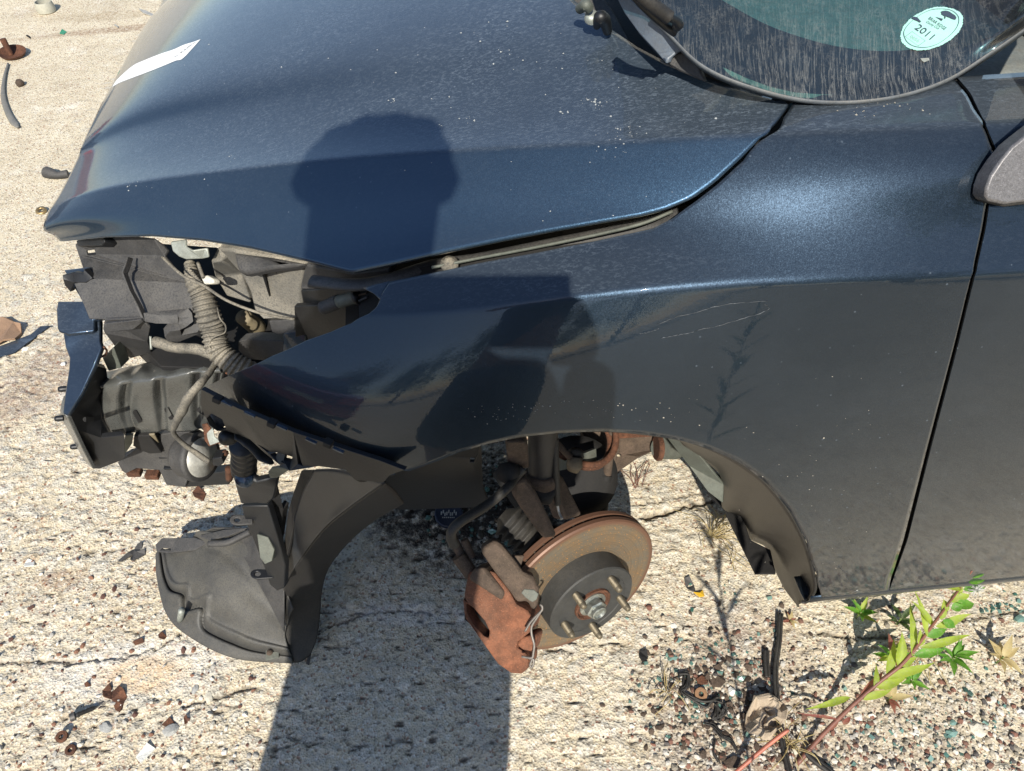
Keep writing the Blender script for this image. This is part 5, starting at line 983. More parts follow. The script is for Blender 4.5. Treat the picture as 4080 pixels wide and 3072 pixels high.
def stone(px, py, r, k, label, sq=(1.2, .9, .6)):
    v, f = lump(place(px, py, r*.05), r*.60, int(px*7+py), 2, (sq[0], sq[1], sq[2]*.7), .13); o = mesh_obj('stone', v, f, stonem[k], smooth=True, angle=25); return thing(o, label, 'stone')
stone(*Z4((1210, 1160))[0], .012, 1, 'round grey stone beside the left edge of the person shadow')
stone(*Z4((1295, 1215))[0], .014, 0, 'cream stone just below the round grey stone by the shadow edge')
stone(*Z4((1060, 1415))[0], .020, 1, 'broad pale grey stone in the lower left gravel')
stone(*Z4((660, 1400))[0], .018, 1, 'flat grey stone right of the dark lag screw')
stone(*Z4((430, 400))[0], .009, 0, 'small cream stone left of the splash shield')
stone(*Z4((910, 780))[0], .008, 2, 'small white stone under the left edge of the splash shield')
stone(*G3((848, 815))[0], .013, 2, 'white block of stone beside the brown washer', (1, 1, .9))
stone(*G3((1520, 1450))[0], .011, 0, 'cream stone right of the torn brown paper')
stone(*G4((460, 1370))[0], .013, 2, 'white stone left of the red weed stem')
stone(*G4((1440, 1470))[0], .022, 0, 'large cream stone at the lower right corner')
stone(*G4((940, 1500))[0], .011, 2, 'white chip of stone right of the red weed stem')
stone(*G4((1810, 1330))[0], .012, 2, 'white stone at the right edge of the picture')
stone(*G4((1490, 740))[0], .008, 2, 'bright white pebble below the sill on the right')
stone(*G3((225, 125))[0], .010, 2, 'white pebble above the cluster of green glass')
stone(*G6((240, 460))[0], .013, 2, 'white stone resting on the dark plastic shard')
stone(*G6((605, 605))[0], .011, 2, 'white stone next to the navy bumper bracket')
stone(*G6((410, 740))[0], .014, 0, 'angular cream stone in the brown stained patch')
flake('rust_flake', Z4((640, 1175), (690, 1130), (700, 1175), (745, 1140), (775, 1165), (790, 1210), (770, 1260), (750, 1310), (715, 1290), (700, 1230), (650, 1215)), M['rust'], 'large dark red rust flake right of the lag screw', 'rust flake', .005, .004)
flake('rust_flake', Z4((825, 870), (890, 850), (895, 870), (840, 892)), M['rust'], 'thin rust flake under the splash shield rim', 'rust flake')
flake('rust_flake', Z4((985, 825), (1015, 812), (1035, 835), (1020, 858), (990, 850)), M['rust'], 'small round rust flake touching the splash shield rim', 'rust flake')
flake('rust_flake', Z4((1005, 1385), (1060, 1340), (1085, 1370), (1030, 1395)), M['rust'], 'rust flake beside the broad pale grey stone', 'rust flake')
flake('rust_flake', Z4((525, 1130), (550, 1118), (565, 1135), (535, 1150)), M['rust'], 'tiny rust flake above the lag screw', 'rust flake')
flake('rust_flake', Z4((1145, 1340), (1165, 1325), (1175, 1370), (1150, 1385)), M['rust'], 'narrow rust flake right of the broad pale grey stone', 'rust flake')
flake('rust_flake', A4((925, 1545), (960, 1510), (1000, 1550), (985, 1590), (940, 1575)), M['rust'], 'orange rust flake below the horn', 'rust flake', .006)
flake('rust_flake', G3((460, 690), (520, 660), (590, 680), (590, 730), (540, 760), (480, 740)), M['rust'], 'reddish rust flake above the brown washer', 'rust flake')
flake('rust_flake', G3((600, 690), (650, 650), (740, 660), (780, 720), (720, 790), (640, 770)), M['rust_brown'], 'broad brown rust flake left of the pale glass cube', 'rust flake')
flake('rust_flake', G3((640, 560), (700, 535), (750, 570), (700, 600)), M['rust_brown'], 'brown rust flake furthest up in the glass litter', 'rust flake')
flake('rust_flake', G3((750, 1570), (860, 1510), (960, 1540), (940, 1640), (800, 1650)), M['rust_brown'], 'brown rust flake below the torn paper', 'rust flake')
for k, (px, py, r, lb) in enumerate(((*Z4((400, 1465))[0], .010, 'orange rusty washer left of the flat grey stone'), (*Z4((445, 1540))[0], .009, 'brown rusty nut below the orange washer'), (*G3((508, 858))[0], .0115, 'light brown steel washer lying by burnt cord'))):
    mt_ = M['rust'] if k < 2 else simple('tan washer', (.34, .19, .10), .7, .3, vscale=150)
    thing(MB().lathe([(r*.42, -.001), (r*.42, .0035), (r*.55, .004), (r, .003), (r, -.002)], place(px, py, .004), (.05, -.25, 1), 28).obj('washer', mt_, angle=30), lb, 'washer')
# lag screw
a_, b_ = place(*Z4((470, 1345))[0], .012), place(*Z4((625, 1272))[0], .010); ax = (b_-a_)/np.linalg.norm(b_-a_); Ln = np.linalg.norm(b_-a_)
pr = [(.0, -.004), (.0075, -.004), (.0078, .004), (.0045, .0045)]
for j in range(24): h = .008+j*(Ln-.010)/24; r = .0042*(1-max(0, j-18)/8); pr += [(r*.78, h), (r*1.05, h+(Ln-.01)/48)]
pr += [(0, Ln)]
thing(MB().lathe(pr, a_, ax, 14).obj('lag_screw', simple('dark steel screw', (.07, .07, .075), .5, .5, dust=.3, vscale=200), angle=50), 'dark grey lag screw lying in the lower left gravel', 'screw')
# torn plastic scraps
flake('plastic_scrap', Z4((735, 378), (800, 330), (835, 300), (860, 268), (890, 262), (885, 300), (850, 320), (908, 305), (905, 330), (830, 375), (815, 370), (830, 330), (760, 380)), M['grey_plastic'], 'x shaped scrap of grey plastic left of the splash shield', 'plastic scrap', .006)
flake('plastic_scrap', G6((485, 250), (400, 262), (300, 320), (180, 380), (-60, 480), (-60, 560), (150, 505), (270, 425), (330, 360)), M['steel_blue'], 'blade shaped navy plastic shard at the left edge', 'plastic shard', .008, .003)
flake('rag', G6((-60, 215), (60, 200), (125, 185), (150, 230), (230, 262), (215, 320), (165, 392), (60, 420), (-60, 450)), simple('brown cloth', (.30, .19, .12), .95, var=.2, vscale=30, bump=.8), 'crumpled brown rag beside the navy plastic shard', 'rag', .014, .006, .008)
flake('paper_scrap', Z4((160, 385), (185, 362), (215, 365), (218, 400), (160, 412)), stonem[2], 'white folded paper chip left of the x shaped scrap', 'paper scrap')
flake('paper_scrap', Z4((850, 1590), (925, 1500), (968, 1530), (880, 1625)), stonem[2], 'white paper roll at the bottom left', 'paper scrap', .006, .006)
# top left: ring, rusty dish, hose strip, small bits
p = place(*G5((520, 130))[0]); rr0 = .040
thing(MB().lathe([(rr0*.88, 0), (rr0*1.0, .004), (rr0*1.02, .028), (rr0*.9, .046), (rr0*.84, .046), (rr0*.86, .026), (rr0*.84, .0)], p, (0, 0, 1), 40).obj('pipe_ring', simple('weathered grey plastic ring', (.42, .41, .34), .7, var=.1, vscale=60), angle=40), 'pale grey plastic ring standing on the concrete far left', 'ring')
p = place(*G5((155, 620))[0]); ds = MB().lathe([(0, .004), (.03, .004), (.048, .010), (.055, .022), (.052, .022), (.044, .012), (.02, .007), (0, .007)], p, (.08, -.1, 1), 40).obj('rusty_dish', M['rust'], angle=40)
thing(ds, 'rusty round dish with a short stub standing in it', 'metal dish'); MB().tube([p+np.array([-.01, .0, .006]), p+np.array([-.017, .008, .07])], .0125, 16).obj('stub', M['rust'], ds, angle=40)
hp = spline(np.array([place(*q, .006) for q in G5((97, 718), (60, 850), (42, 1000), (52, 1120), (95, 1250), (150, 1350), (205, 1420))]), 50)
thing(MB().tube(hp, np.stack([np.interp(np.linspace(0, 1, 50), [0, .5, .9, 1], [.004, .010, .013, .006]), np.full(50, .004)], 1), 10).obj('rubber_strip', simple('grey rubber strip', (.16, .16, .15), .7, dust=.4)), 'curved grey rubber strip lying below the rusty dish', 'rubber strip')
v, f = lump(place(*G5((232, 945))[0], .010), .018, 5, 2, (1, .8, .9), .12); thing(mesh_obj('rusty_lump', v, f, M['rust_brown'], angle=35), 'small brown rusty knob right of the rubber strip', 'metal lump')
flake('green_scrap', G5((658, 375), (690, 335), (740, 350), (705, 385)), simple('green plastic', (.06, .30, .17), .5), 'small green plastic scrap on pale concrete', 'plastic scrap')
for q, lb in (((1530, 105), 'long grey stone splinter at the top of the picture'), ((1835, 65), 'short grey splinter above the long one'), ((1258, 280), 'small bluish chip above the hood nose'), ((290, 398), 'tiny black chip left of the green scrap')):
    L_ = 170 if 'long' in lb else 50; flake('chip', G5(q, (q[0]+L_*.5, q[1]+L_*.18), (q[0]+L_, q[1]+L_*.33), (q[0]+L_*.9, q[1]+L_*.42+10), (q[0]+L_*.3, q[1]+L_*.3)), stonem[1] if 'black' not in lb else M['dark'], lb, 'chip', .006, .006)
p0, p1 = place(192, 700, .012), place(238, 712, .012); kb = MB().tube([p0, p0*.6+p1*.4, p1, p1*1.0+np.array([.03, .01, 0])], [.020, .019, .012, .014], 16).obj('rubber_plug', M['grey_plastic'], angle=40); thing(kb, 'grey rubber plug on the ground left of the hood nose', 'plug')
thing(MB().lathe([(.008, 0), (.008, .006), (.016, .006), (.017, 0)], place(168, 846, .004), (0, -.2, 1), 20).obj('metal_nut', simple('brass nut', (.35, .25, .12), .4, .7)), 'small brassy nut on the ground below the rubber plug', 'nut')
# rubber strips at the bottom right
def strip(name, pts, w, lb, z=.010):
    Pq = spline(np.array([place(*q, z) for q in pts]), 50); m2 = MB(); side = np.array([1., .1, 0])
    m2.tube(Pq-side*w*.5, w*.55, 10); m2.tube(Pq+side*w*.55+np.array([0, 0, -.002]), w*.5, 10); return thing(m2.obj(name, M['rubber']), lb, 'rubber strip')
strip('weatherstrip', G3((1355, 10), (1335, 300), (1300, 600), (1310, 900), (1350, 1250), (1400, 1500), (1450, 1720)), .0055, 'long black rubber weatherstrip running down to the bottom edge', .012)
strip('weatherstrip', G3((1205, 400), (1205, 520), (1220, 680)), .006, 'short black rubber piece left of the long weatherstrip', .008)
strip('weatherstrip', G3((1640, 1490), (1740, 1580), (1900, 1700)), .008, 'black rubber channel at the bottom edge by the weed base', .010)
# burnt cord
cords = [((280, 640), (360, 640), (350, 760), (330, 830), (420, 900), (520, 945), (600, 930), (690, 900)), ((660, 960), (700, 1040), (660, 1120), (720, 1090), (760, 980)), ((620, 1180), (700, 1300), (820, 1370), (940, 1490)), ((640, 1360), (650, 1480), (690, 1580)), ((560, 1160), (640, 1200), (740, 1330))]
for k, (q, lb) in enumerate(zip(cords, ('frayed black cord curled under the washer', 'black cord knot left of the torn paper', 'thin frayed strand below the torn paper', 'black strand curling at the bottom', 'short black strand left of the torn paper'))):
    m2 = MB()
    for s_ in range(5 if k < 2 else 3):
        pts = np.array([place(*c, .006) for c in G3(*q)])+rng.normal(0, .0035, (len(q), 3))*[1, 1, .5]; m2.tube(spline(pts, 40), .0022 if k < 2 else .0012, 6)
    thing(m2.obj('frayed_cord', M['rubber']), lb, 'cord')
# torn brown paper, crumpled and standing up at its edges
pc = G3((1040, 915), (1110, 908), (1180, 912), (1250, 915), (1330, 930), (1372, 1000), (1380, 1080), (1375, 1170), (1345, 1200), (1325, 1260), (1270, 1300), (1230, 1370), (1160, 1360), (1100, 1330), (1000, 1290), (980, 1200), (985, 1100), (1020, 1000))
PP = np.array([place(*q, .02) for q in pc]); cpt = PP.mean(0); gr_ = []
for t in np.linspace(0, 1, 9):
    gr_.append([cpt*(1-t)+p*t+np.array([0, 0, .010*math.sin(i*1.7+t*4)*t+.008*math.cos(t*7+i*.6)+.012*t*(i < 8)]) for i, p in enumerate(PP)])
thing(MB().grid(np.array(gr_), cv=True).obj('torn_paper', simple('brown board', (.42, .34, .25), .95, var=.1, vscale=200, bump=.6, bscale=500), solid=.0015, smooth=False), 'crumpled torn piece of brown board over the weatherstrip', 'paper')
# can lid under the arch, leaf and yellow bit
p = place(1790, 2062, .012); cl_ = MB().lathe([(0, .002), (.026, .002), (.030, .004), (.031, 0), (.030, -.010)], p, (.1, -.15, 1), 36).obj('bottle_cap', simple('navy lid', (.01, .02, .05), .35, dust=.15)); cl_.scale = (1, 1, 1); thing(cl_, 'navy lid with white lettering in the shade under the fender', 'lid')
mb_ = MB()
for k in range(9): mb_.box(p+np.array([-.016+.004*k, .004*math.sin(k*2), .0045]), (.0013, .004, .0004))
for k in range(7): mb_.box(p+np.array([-.012+.004*k, -.011, .0045]), (.0011, .0012, .0004))
mb_.obj('lid_lettering', M['silver'], cl_, smooth=False)
flake('dark_leaf', [(2725, 2305), (2745, 2300), (2765, 2330), (2772, 2362), (2750, 2358), (2732, 2340)], M['grey_plastic'], 'small dark striped leaf right of the brake disc', 'leaf')
flake('yellow_scrap', [(2762, 2362), (2785, 2368), (2800, 2350), (2806, 2378), (2785, 2385)], simple('yellow plastic', (.75, .45, .03), .5), 'tiny yellow plastic scrap beside the dark leaf', 'plastic scrap')
flake('dark_stone', [(2548, 2600), (2575, 2595), (2582, 2625), (2560, 2640), (2545, 2622)], M['dark'], 'small black chip below the brake disc', 'chip', .006, .006)
# glass crumbs and gravel
def scatter(name, n, area, r0, r1, mt, label, cat, kind='stuff', cube=False, sq=.6, seed=1, jit=.3):
    rg = np.random.default_rng(seed); bm = bmesh.new()
    (bmesh.ops.create_cube(bm, size=1.6) if cube else bmesh.ops.create_icosphere(bm, subdivisions=1, radius=1)); bv_ = np.array([v.co for v in bm.verts]); bf = [[v.index for v in f.verts] for f in bm.faces]; bm.free()
    Vs = []; Fs = []; k = 0
    for i in range(n):
        px, py = area(rg); p = Pz(px, py, 0)
        if p[1] > 4.2: continue
        r = r0+(r1-r0)*rg.random()**2.5; a = rg.uniform(0, 6.28); b = rg.normal(0, .5); Mz = np.array([[math.cos(a), -math.sin(a), 0], [math.sin(a), math.cos(a), 0], [0, 0, 1]]); Mx = np.array([[1, 0, 0], [0, math.cos(b), -math.sin(b)], [0, math.sin(b), math.cos(b)]])
        v = bv_*(1+rg.normal(0, jit*.5, bv_.shape))*np.array([rg.uniform(.8, 1.4), 1, sq])*r; v = v@Mx.T@Mz.T+np.array([p[0], p[1], gz(p[0], p[1])+r*.3]); Vs.append(v); Fs += [[q+k for q in f] for f in bf]; k += len(v)
    o = mesh_obj(name, np.vstack(Vs), Fs, mt, smooth=False); return tag(o, label, cat, kind=kind)
def gravm(name, cols):
    m, N, L, P = mat(name); v = nd(N, 'ShaderNodeTexVoronoi', Scale=70); g = N.new('ShaderNodeNewGeometry'); L.new(g.outputs['Random Per Island'], (r := ramp(N, [(i/(len(cols)-1), c) for i, c in enumerate(cols)])).inputs[0]); r.color_ramp.interpolation = 'CONSTANT'; L.new(r.outputs[0], P.inputs['Base Color']); P.inputs['Roughness'].default_value = .85; return m
m, N, L, P = mat('green tinted glass crumbs'); g = N.new('ShaderNodeNewGeometry'); r = ramp(N, [(0, (.05, .15, .12)), (.5, (.22, .36, .31)), (1, (.03, .07, .06))]); L.new(g.outputs['Random Per Island'], r.inputs[0]); L.new(r.outputs[0], P.inputs['Base Color']); P.inputs['Roughness'].default_value = .12; P.inputs['Specular IOR Level'].default_value = .9; P.inputs['Alpha'].default_value = .9
glm = m
def ar_br(rg):
    while True:
        x, y = rg.uniform(2500, 4100), rg.uniform(2300, 3090)
        d = min(1, max(.06, (y-2380)/420))*(1 if x > 2650 else .3)
        if rg.random() < d: return x, y
def ar_gl(rg):
    k = rg.random()
    if k < .55: return rg.normal(2850, 150), rg.normal(2720, 150)
    if k < .9: return rg.normal(3700, 220), rg.normal(2900, 120)
    return rg.uniform(3900, 4080), rg.normal(2420, 20)
def ar_left(rg): return rg.uniform(-20, 1050), rg.uniform(1950, 3090)
def ar_shadow(rg): return rg.uniform(1700, 2100), rg.uniform(1850, 2180)
gm = gravm('mixed gravel', [(.45, .40, .31), (.26, .23, .18), (.58, .54, .46), (.16, .085, .06), (.42, .36, .27), (.09, .08, .075), (.62, .58, .50), (.21, .10, .07), (.5, .47, .42), (.13, .12, .11)])
scatter('gravel', 3000, ar_br, .0012, .006, gm, 'mixed fine gravel and grit around the weeds', 'gravel', seed=3)
scatter('glass_crumbs', 420, ar_gl, .0012, .0048, glm, 'crumbs of broken green car glass in the grit', 'broken glass', cube=True, seed=4)
scatter('rust_crumbs', 420, lambda rg: (rg.normal(2900, 170), rg.normal(2800, 170)), .002, .008, M['rust_brown'], 'crumbs of brown rust around the washer', 'rust', seed=5, sq=.35)
scatter('loose_grit', 900, ar_left, .0015, .0055, gravm('pale grit', [(.6, .56, .47), (.4, .38, .34), (.22, .11, .07), (.7, .67, .6), (.12, .06, .045), (.5, .46, .37)]), 'loose pale grit on the worn concrete at left', 'grit', seed=6)
scatter('shade_debris', 260, ar_shadow, .002, .008, gravm('dark debris', [(.05, .04, .03), (.2, .18, .15), (.06, .12, .10), (.10, .05, .03)]), 'dark crumbs in the shade under the engine', 'debris', seed=8)
for k, (q, r, lb) in enumerate(((G3((215, 465))[0], .016, 'big lump of broken green glass left of the washer'), (G3((940, 672))[0], .015, 'pale blue glass cube above the torn paper'), (G4((1230, 1500))[0], .017, 'dark green glass lump near the bottom right'), (G4((1235, 1420))[0], .011, 'smaller green glass lump above the dark one'), (K2((435, 1015))[0], .014, 'teal glass lump in the shade by the brake hose'), (G4((1790, 560))[0], .018, 'dull green glass sheet under the sill at the right edge'))):
    v, f = lump(place(*q, r*.15), r*.62, 40+k, 1, (1.1, .8, .45), .18, .1); thing(mesh_obj('glass_lump', v, f, glm, smooth=False), lb, 'broken glass')
# ---------------------------------------------------------------- weeds
def leafm(name, a, b):
    m, N, L, P = mat(name); g = N.new('ShaderNodeNewGeometry'); n = nd(N, 'ShaderNodeTexNoise', Scale=60, Detail=4); L.new(g.outputs['Position'], n.inputs['Vector'])
    c = mixc(N, L, ramp_out(N, L, n.outputs[0], [(.35, 0.), (.65, 1.)]), a, b); n2 = nd(N, 'ShaderNodeTexNoise', Scale=260, Detail=5, Roughness=.7); L.new(g.outputs['Position'], n2.inputs['Vector']); c = mixc(N, L, ramp_out(N, L, n2.outputs[0], [(.52, 0.), (.64, .55)]), c, (.34, .33, .20)); L.new(c, P.inputs['Base Color']); P.inputs['Roughness'].default_value = .6
    T = N.new('ShaderNodeBsdfTranslucent'); T.inputs[0].default_value = (*[min(1, x*1.6) for x in b], 1); mx = N.new('ShaderNodeMixShader'); mx.inputs[0].default_value = .35; L.new(P.outputs[0], mx.inputs[1]); L.new(T.outputs[0], mx.inputs[2]); L.new(mx.outputs[0], N['Material Output'].inputs[0]); return m
LG = leafm('yellow green leaf', (.22, .31, .03), (.34, .43, .05)); LB = leafm('bright green leaf', (.07, .22, .02), (.14, .33, .03)); LR = leafm('red leaf', (.22, .06, .05), (.30, .12, .08)); LD = leafm('dry leaf', (.42, .33, .16), (.55, .46, .24)); LK = leafm('dark weed leaf', (.03, .06, .015), (.05, .09, .02))
stemm = simple('red stem', (.20, .085, .06), .5, var=.2, vscale=60); stemg = simple('green stem', (.14, .2, .05), .5)
def leaf(base, tip, w, up, nseg=15, drop=.0, fold=.25, wob=0.):
    base = np.asarray(base, float); tip = np.asarray(tip, float); d = tip-base; Ln = np.linalg.norm(d); d /= Ln; s = np.cross(d, up); s /= np.linalg.norm(s)+1e-9; u = np.cross(s, d); G = []
    for i_, t in enumerate(np.linspace(0, 1, nseg)):
        ww = w*.42*(math.sin(math.pi*min(1, t**.72)))**1.15*(1+.06*(i_ % 2))+.0003; c = base+d*Ln*t+u*(math.sin(t*math.pi)*Ln*.06-drop*Ln*t*t)+s*wob*math.sin(t*6)
        G.append([c-s*ww+u*ww*fold, c-s*ww*.5+u*ww*fold*.4, c, c+s*ww*.5+u*ww*fold*.4, c+s*ww+u*ww*fold])
    return np.array(G)
weed = empty('weed', tuple(place(3189, 3030)), 'tall leaning weed with red stem and lance shaped green leaves at lower right', 'weed')
stp = [(3175, 3045, 0.), (3275, 2930, .022), (3384, 2822, .045), (3500, 2720, .072), (3600, 2640, .105), (3690, 2525, .165), (3760, 2430, .235), (3830, 2335, .33), (3872, 2275, .40)]
SP = spline(np.array([Pz(*p) for p in stp]), 60); MB().tube(SP, np.interp(np.linspace(0, 1, 60), [0, .4, 1], [.0042, .0034, .0014]), 8).obj('stem', stemm, weed)
def zst(px, py):
    d = np.hypot(*(proj(SP)-[px, py]).T); return SP[int(np.argmin(d)), 2]
LV = [((1225, 1140), (1100, 1235), 0, 0)]
leaves = [  # base and tip on the G4 view, width, height gain, material
 ((390, 1205), (50, 1300), .013, .03, LG), ((470, 1200), (690, 980), .016, .0, LR), ((500, 1225), (740, 1135), .014, .02, LG), ((590, 1130), (620, 935), .011, .03, LG),
 ((600, 1120), (880, 1045), .018, .02, LG), ((700, 1050), (1090, 915), .017, .02, LG), ((700, 1040), (760, 720), .017, .05, LG), ((790, 950), (820, 660), .021, .06, LG), ((800, 945), (960, 870), .012, .02, LG),
 ((905, 860), (900, 410), .014, .08, LG), ((920, 860), (1185, 800), .019, .02, LB), ((975, 790), (1410, 685), .015, .03, LG), ((970, 780), (975, 640), .015, .04, LG), ((1030, 700), (1200, 635), .017, .02, LB),
 ((1080, 610), (920, 410), .013, .05, LG), ((1030, 700), (950, 330), .012, .08, LG), ((1100, 620), (1390, 515), .016, .03, LG), ((1160, 565), (1270, 630), .018, -.02, LB), ((1140, 560), (1180, 400), .012, .04, LG),
 ((1230, 470), (1330, 440), .016, .01, LB), ((1240, 450), (1440, 420), .020, -.01, LB), ((1240, 420), (1310, 290), .016, .04, LG), ((1200, 490), (1160, 390), .010, .02, LG), ((1300, 360), (1260, 190), .012, .05, LG),
 ((1290, 385), (1380, 345), .012, .01, LG), ((1330, 310), (1520, 290), .014, .01, LB), ((1320, 300), (1190, 300), .010, .0, LG), ((1350, 240), (1540, 215), .015, .01, LB), ((1350, 230), (1250, 150), .014, .02, LB),
 ((1360, 220), (1410, 105), .014, .03, LB), ((1390, 210), (1515, 80), .020, .03, LB), ((1310, 290), (1370, 190), .012, .02, LB), ((215, 1480), (300, 1385), .008, .01, LR), ((290, 1390), (-60, 1330), .006, .02, LR), ((330, 1430), (400, 1360), .009, .0, LR)]
for bs, tp, w, dz, mt_ in leaves:
    b0 = G4(bs)[0]; t0 = G4(tp)[0]; zb = zst(*b0); 
    MB().grid(leaf(Pz(*b0, zb), Pz(*t0, max(.01, zb+dz*.6)), w, np.array([0, -.35, 1.]), drop=rng.uniform(-.05, .16), fold=rng.uniform(.1, .5), wob=rng.uniform(-.0012, .0012))).obj('leaf', mt_, weed)
fl = MB()
for k in range(60):
    c0 = Pz(*G4((1440, 310))[0], .33); d = rng.normal(0, 1, 3); d /= np.linalg.norm(d); fl.tube([c0, c0+d*.012], .0003, 4, False)
fl.obj('fluff', simple('white fluff', (.7, .7, .66), .9), weed)
rs = spline(np.array([place(2925, 3085, .012), Pz(3040, 2985, .04), Pz(3141, 2906, .07)]), 20); ws_ = MB().tube(rs, .0035, 8).obj('cut_stem', simple('orange red stem', (.42, .14, .09), .5)); tag(ws_, 'bare orange red stem crossing the torn brown board', 'stem')
def rosette(px, py, n, size, mt_, label, hgt=.02, seed=0, mats=None):
    rg = np.random.default_rng(seed); c = place(px, py); e = empty('small_weed', tuple(c), label, 'weed')
    top = c+np.array([0, 0, hgt]); MB().tube([c-np.array([0, 0, .004]), top], .0015, 6).obj('stem', stemg, e)
    for k in range(n):
        a = k*2.4+rg.normal(0, .3); l = size*rg.uniform(.6, 1.1); zz = hgt*rg.uniform(.1, 1.6); b = c+np.array([0, 0, hgt*rg.uniform(.4, 1)])
        MB().grid(leaf(b, b+np.array([math.cos(a)*l, math.sin(a)*l, zz*.6]), l*.38, np.array([0, 0, 1.]), 7, .1)).obj('leaf', (mats or [mt_])[k % len(mats or [1])], e)
    return e
rosette(*G4((1200, 920))[0], 12, .035, LB, 'small bright green weed right of the tall weed', .035, 1)
rosette(*G4((700, 900))[0], 11, .035, LG, 'yellow and red small weed behind the tall stem', .03, 2, [LG, LB, LR, LG])
rosette(*G4((880, 1090))[0], 7, .028, LB, 'little green weed in front of the tall stem', .02, 3)
rosette(*G4((440, 550))[0], 9, .030, LB, 'tiny weed growing under the fender corner', .03, 4, [LB, LG])
rosette(*G4((770, 600))[0], 8, .030, LK, 'dark little weed in the shade under the sill', .03, 5)
rosette(*G4((1600, 920))[0], 12, .038, LD, 'dried yellow weed at the right edge', .03, 6)
rosette(*G4((700, 1230))[0], 7, .035, LD, 'dry curled leaves with one red leaf at the weed base', .02, 7, [LD, LD, LR])
rosette(*Z3((640, 970))[0], 8, .018, LR, 'reddish withered sprig by the top of the weatherstrip', .01, 17, [LR, LD])
def tuft(cx, cy, n, ln, mt_, label, seed, ang=None, z=.02):
    rg = np.random.default_rng(seed); m2 = MB(); c = place(cx, cy)
    for k in range(n):
        a = rg.uniform(0, 6.28) if ang is None else rg.normal(ang[0], ang[1]); l = ln*rg.uniform(.4, 1); b = c+np.array([rg.normal(0, .006), rg.normal(0, .004), .002])
        m2.tube(spline([b, b+np.array([math.cos(a)*l*.5, math.sin(a)*l*.5, z*rg.uniform(.5, 1.5)]), b+np.array([math.cos(a+rg.normal(0, .4))*l, math.sin(a)*l, z*rg.uniform(0, .8)])], 8), .0008, 4, False)
    return tag(m2.obj('dry_grass', mt_), label, 'dry grass')
tuft(2840, 2140, 30, .09, LD, 'tuft of straw coloured dry grass in the arch shadow', 3, (.2, 1.3))
tuft(2540, 1945, 8, .09, stemm, 'thin dry twigs on the lit ground behind the brake disc', 4, (1.5, .5), .01)
tuft(3150, 2960, 20, .07, LD, 'dry tangled grass at the foot of the tall weed', 5)
tuft(2660, 2760, 10, .05, LD, 'fine dry straw left of the washer', 6)
tuft(3560, 2560, 10, .12, LD, 'long thin dry stalks under the sill', 7, (-.8, .4), .02)
# tall weed standing left of the photographer: only its shadow and reflection are seen
tw = empty('tall_weed', (.385, .10, 0), 'tall dark weed standing in front of the car below the picture', 'weed')
tp = spline([(.40, .13, 0), (.395, .11, .3), (.385, .10, .6), (.372, .10, .88)], 40); MB().tube(tp, np.linspace(.003, .0012, 40), 7).obj('stem', stemg, tw)
rg = np.random.default_rng(9)
for k in range(26):
    i = int(12+k*27/26); b = tp[min(i, 39)]; a = k*2.4; l = .075*(1-.4*k/26)
    if k < 8 and k % 2: continue
    MB().grid(leaf(b, b+np.array([math.cos(a)*l, math.sin(a)*l*.8, l*.9]), .014, np.array([0, 0, 1.]), 6)).obj('leaf', LK, tw)
# ---------------------------------------------------------------- the photographer, seen as shadow and reflection
per = empty('person', (-.22, -.22, 0), 'person in dark shirt and long shorts photographing the car with both arms raised', 'person')
def skin_mesh(name, V_, E_, Rr, root, mt, parent, sub=2):
    me = bpy.data.meshes.new(name); me.from_pydata([tuple(v) for v in V_], E_, []); me.materials.append(mt); o = link(bpy.data.objects.new(name, me)); o.parent = parent; o.matrix_parent_inverse = pmat(parent).inverted()
    o.modifiers.new('sk', 'SKIN'); 
    for i, (r, d) in enumerate(zip(Rr, me.skin_vertices[0].data)): d.radius = (r, r) if np.isscalar(r) else r; d.use_root = (i == root)
    s = o.modifiers.new('ss', 'SUBSURF'); s.levels = sub; s.render_levels = sub; return o
skinm = simple('skin', (.42, .24, .16), .5, var=.08, bump=.05); clothm = simple('dark shirt cloth', (.03, .035, .05), .9, var=.15); shortm = simple('grey shorts cloth', (.05, .05, .055), .9); shoem = simple('worn shoes', (.08, .07, .06), .8); hairm = simple('dark hair', (.02, .015, .01), .6, bump=.8)
hipz = .96
V_ = [(-.255, -.27, hipz), (-.25, -.26, 1.10), (-.235, -.23, 1.28), (-.22, -.20, 1.42), (-.21, -.17, 1.50), (-.212, -.135, 1.57), (-.202, -.12, 1.655), (-.192, -.125, 1.735),
      (-.39, -.20, 1.42), (-.46, -.12, 1.17), (-.27, .02, 1.30), (-.15, -.03, 1.375),
      (-.06, -.20, 1.42), (.025, -.20, 1.12), (.045, -.06, 1.28), (.045, -.045, 1.35),
      (-.355, -.27, .90), (-.375, -.25, .50), (-.385, -.28, .10), (-.39, -.15, .04), (-.155, -.27, .90), (-.145, -.25, .50), (-.14, -.28, .10), (-.135, -.15, .04)]
E_ = [(0, 1), (1, 2), (2, 3), (3, 4), (4, 5), (5, 6), (6, 7), (3, 8), (8, 9), (9, 10), (10, 11), (3, 12), (12, 13), (13, 14), (14, 15), (0, 16), (16, 17), (17, 18), (18, 19), (0, 20), (20, 21), (21, 22), (22, 23)]
Rr = [(.15, .11), (.14, .10), (.16, .11), (.13, .09), .092, (.084, .088), (.088, .10), (.070, .08), .062, .043, .030, .030, .062, .043, .030, .028, .09, .062, .042, .035, .09, .062, .042, .035]
skin_mesh('body', V_, E_, Rr, 0, skinm, per)
Vs = [(-.255, -.27, .93), (-.25, -.26, 1.10), (-.235, -.23, 1.28), (-.22, -.20, 1.41), (-.40, -.20, 1.415), (-.455, -.14, 1.22), (-.05, -.20, 1.415), (.02, -.20, 1.19)]
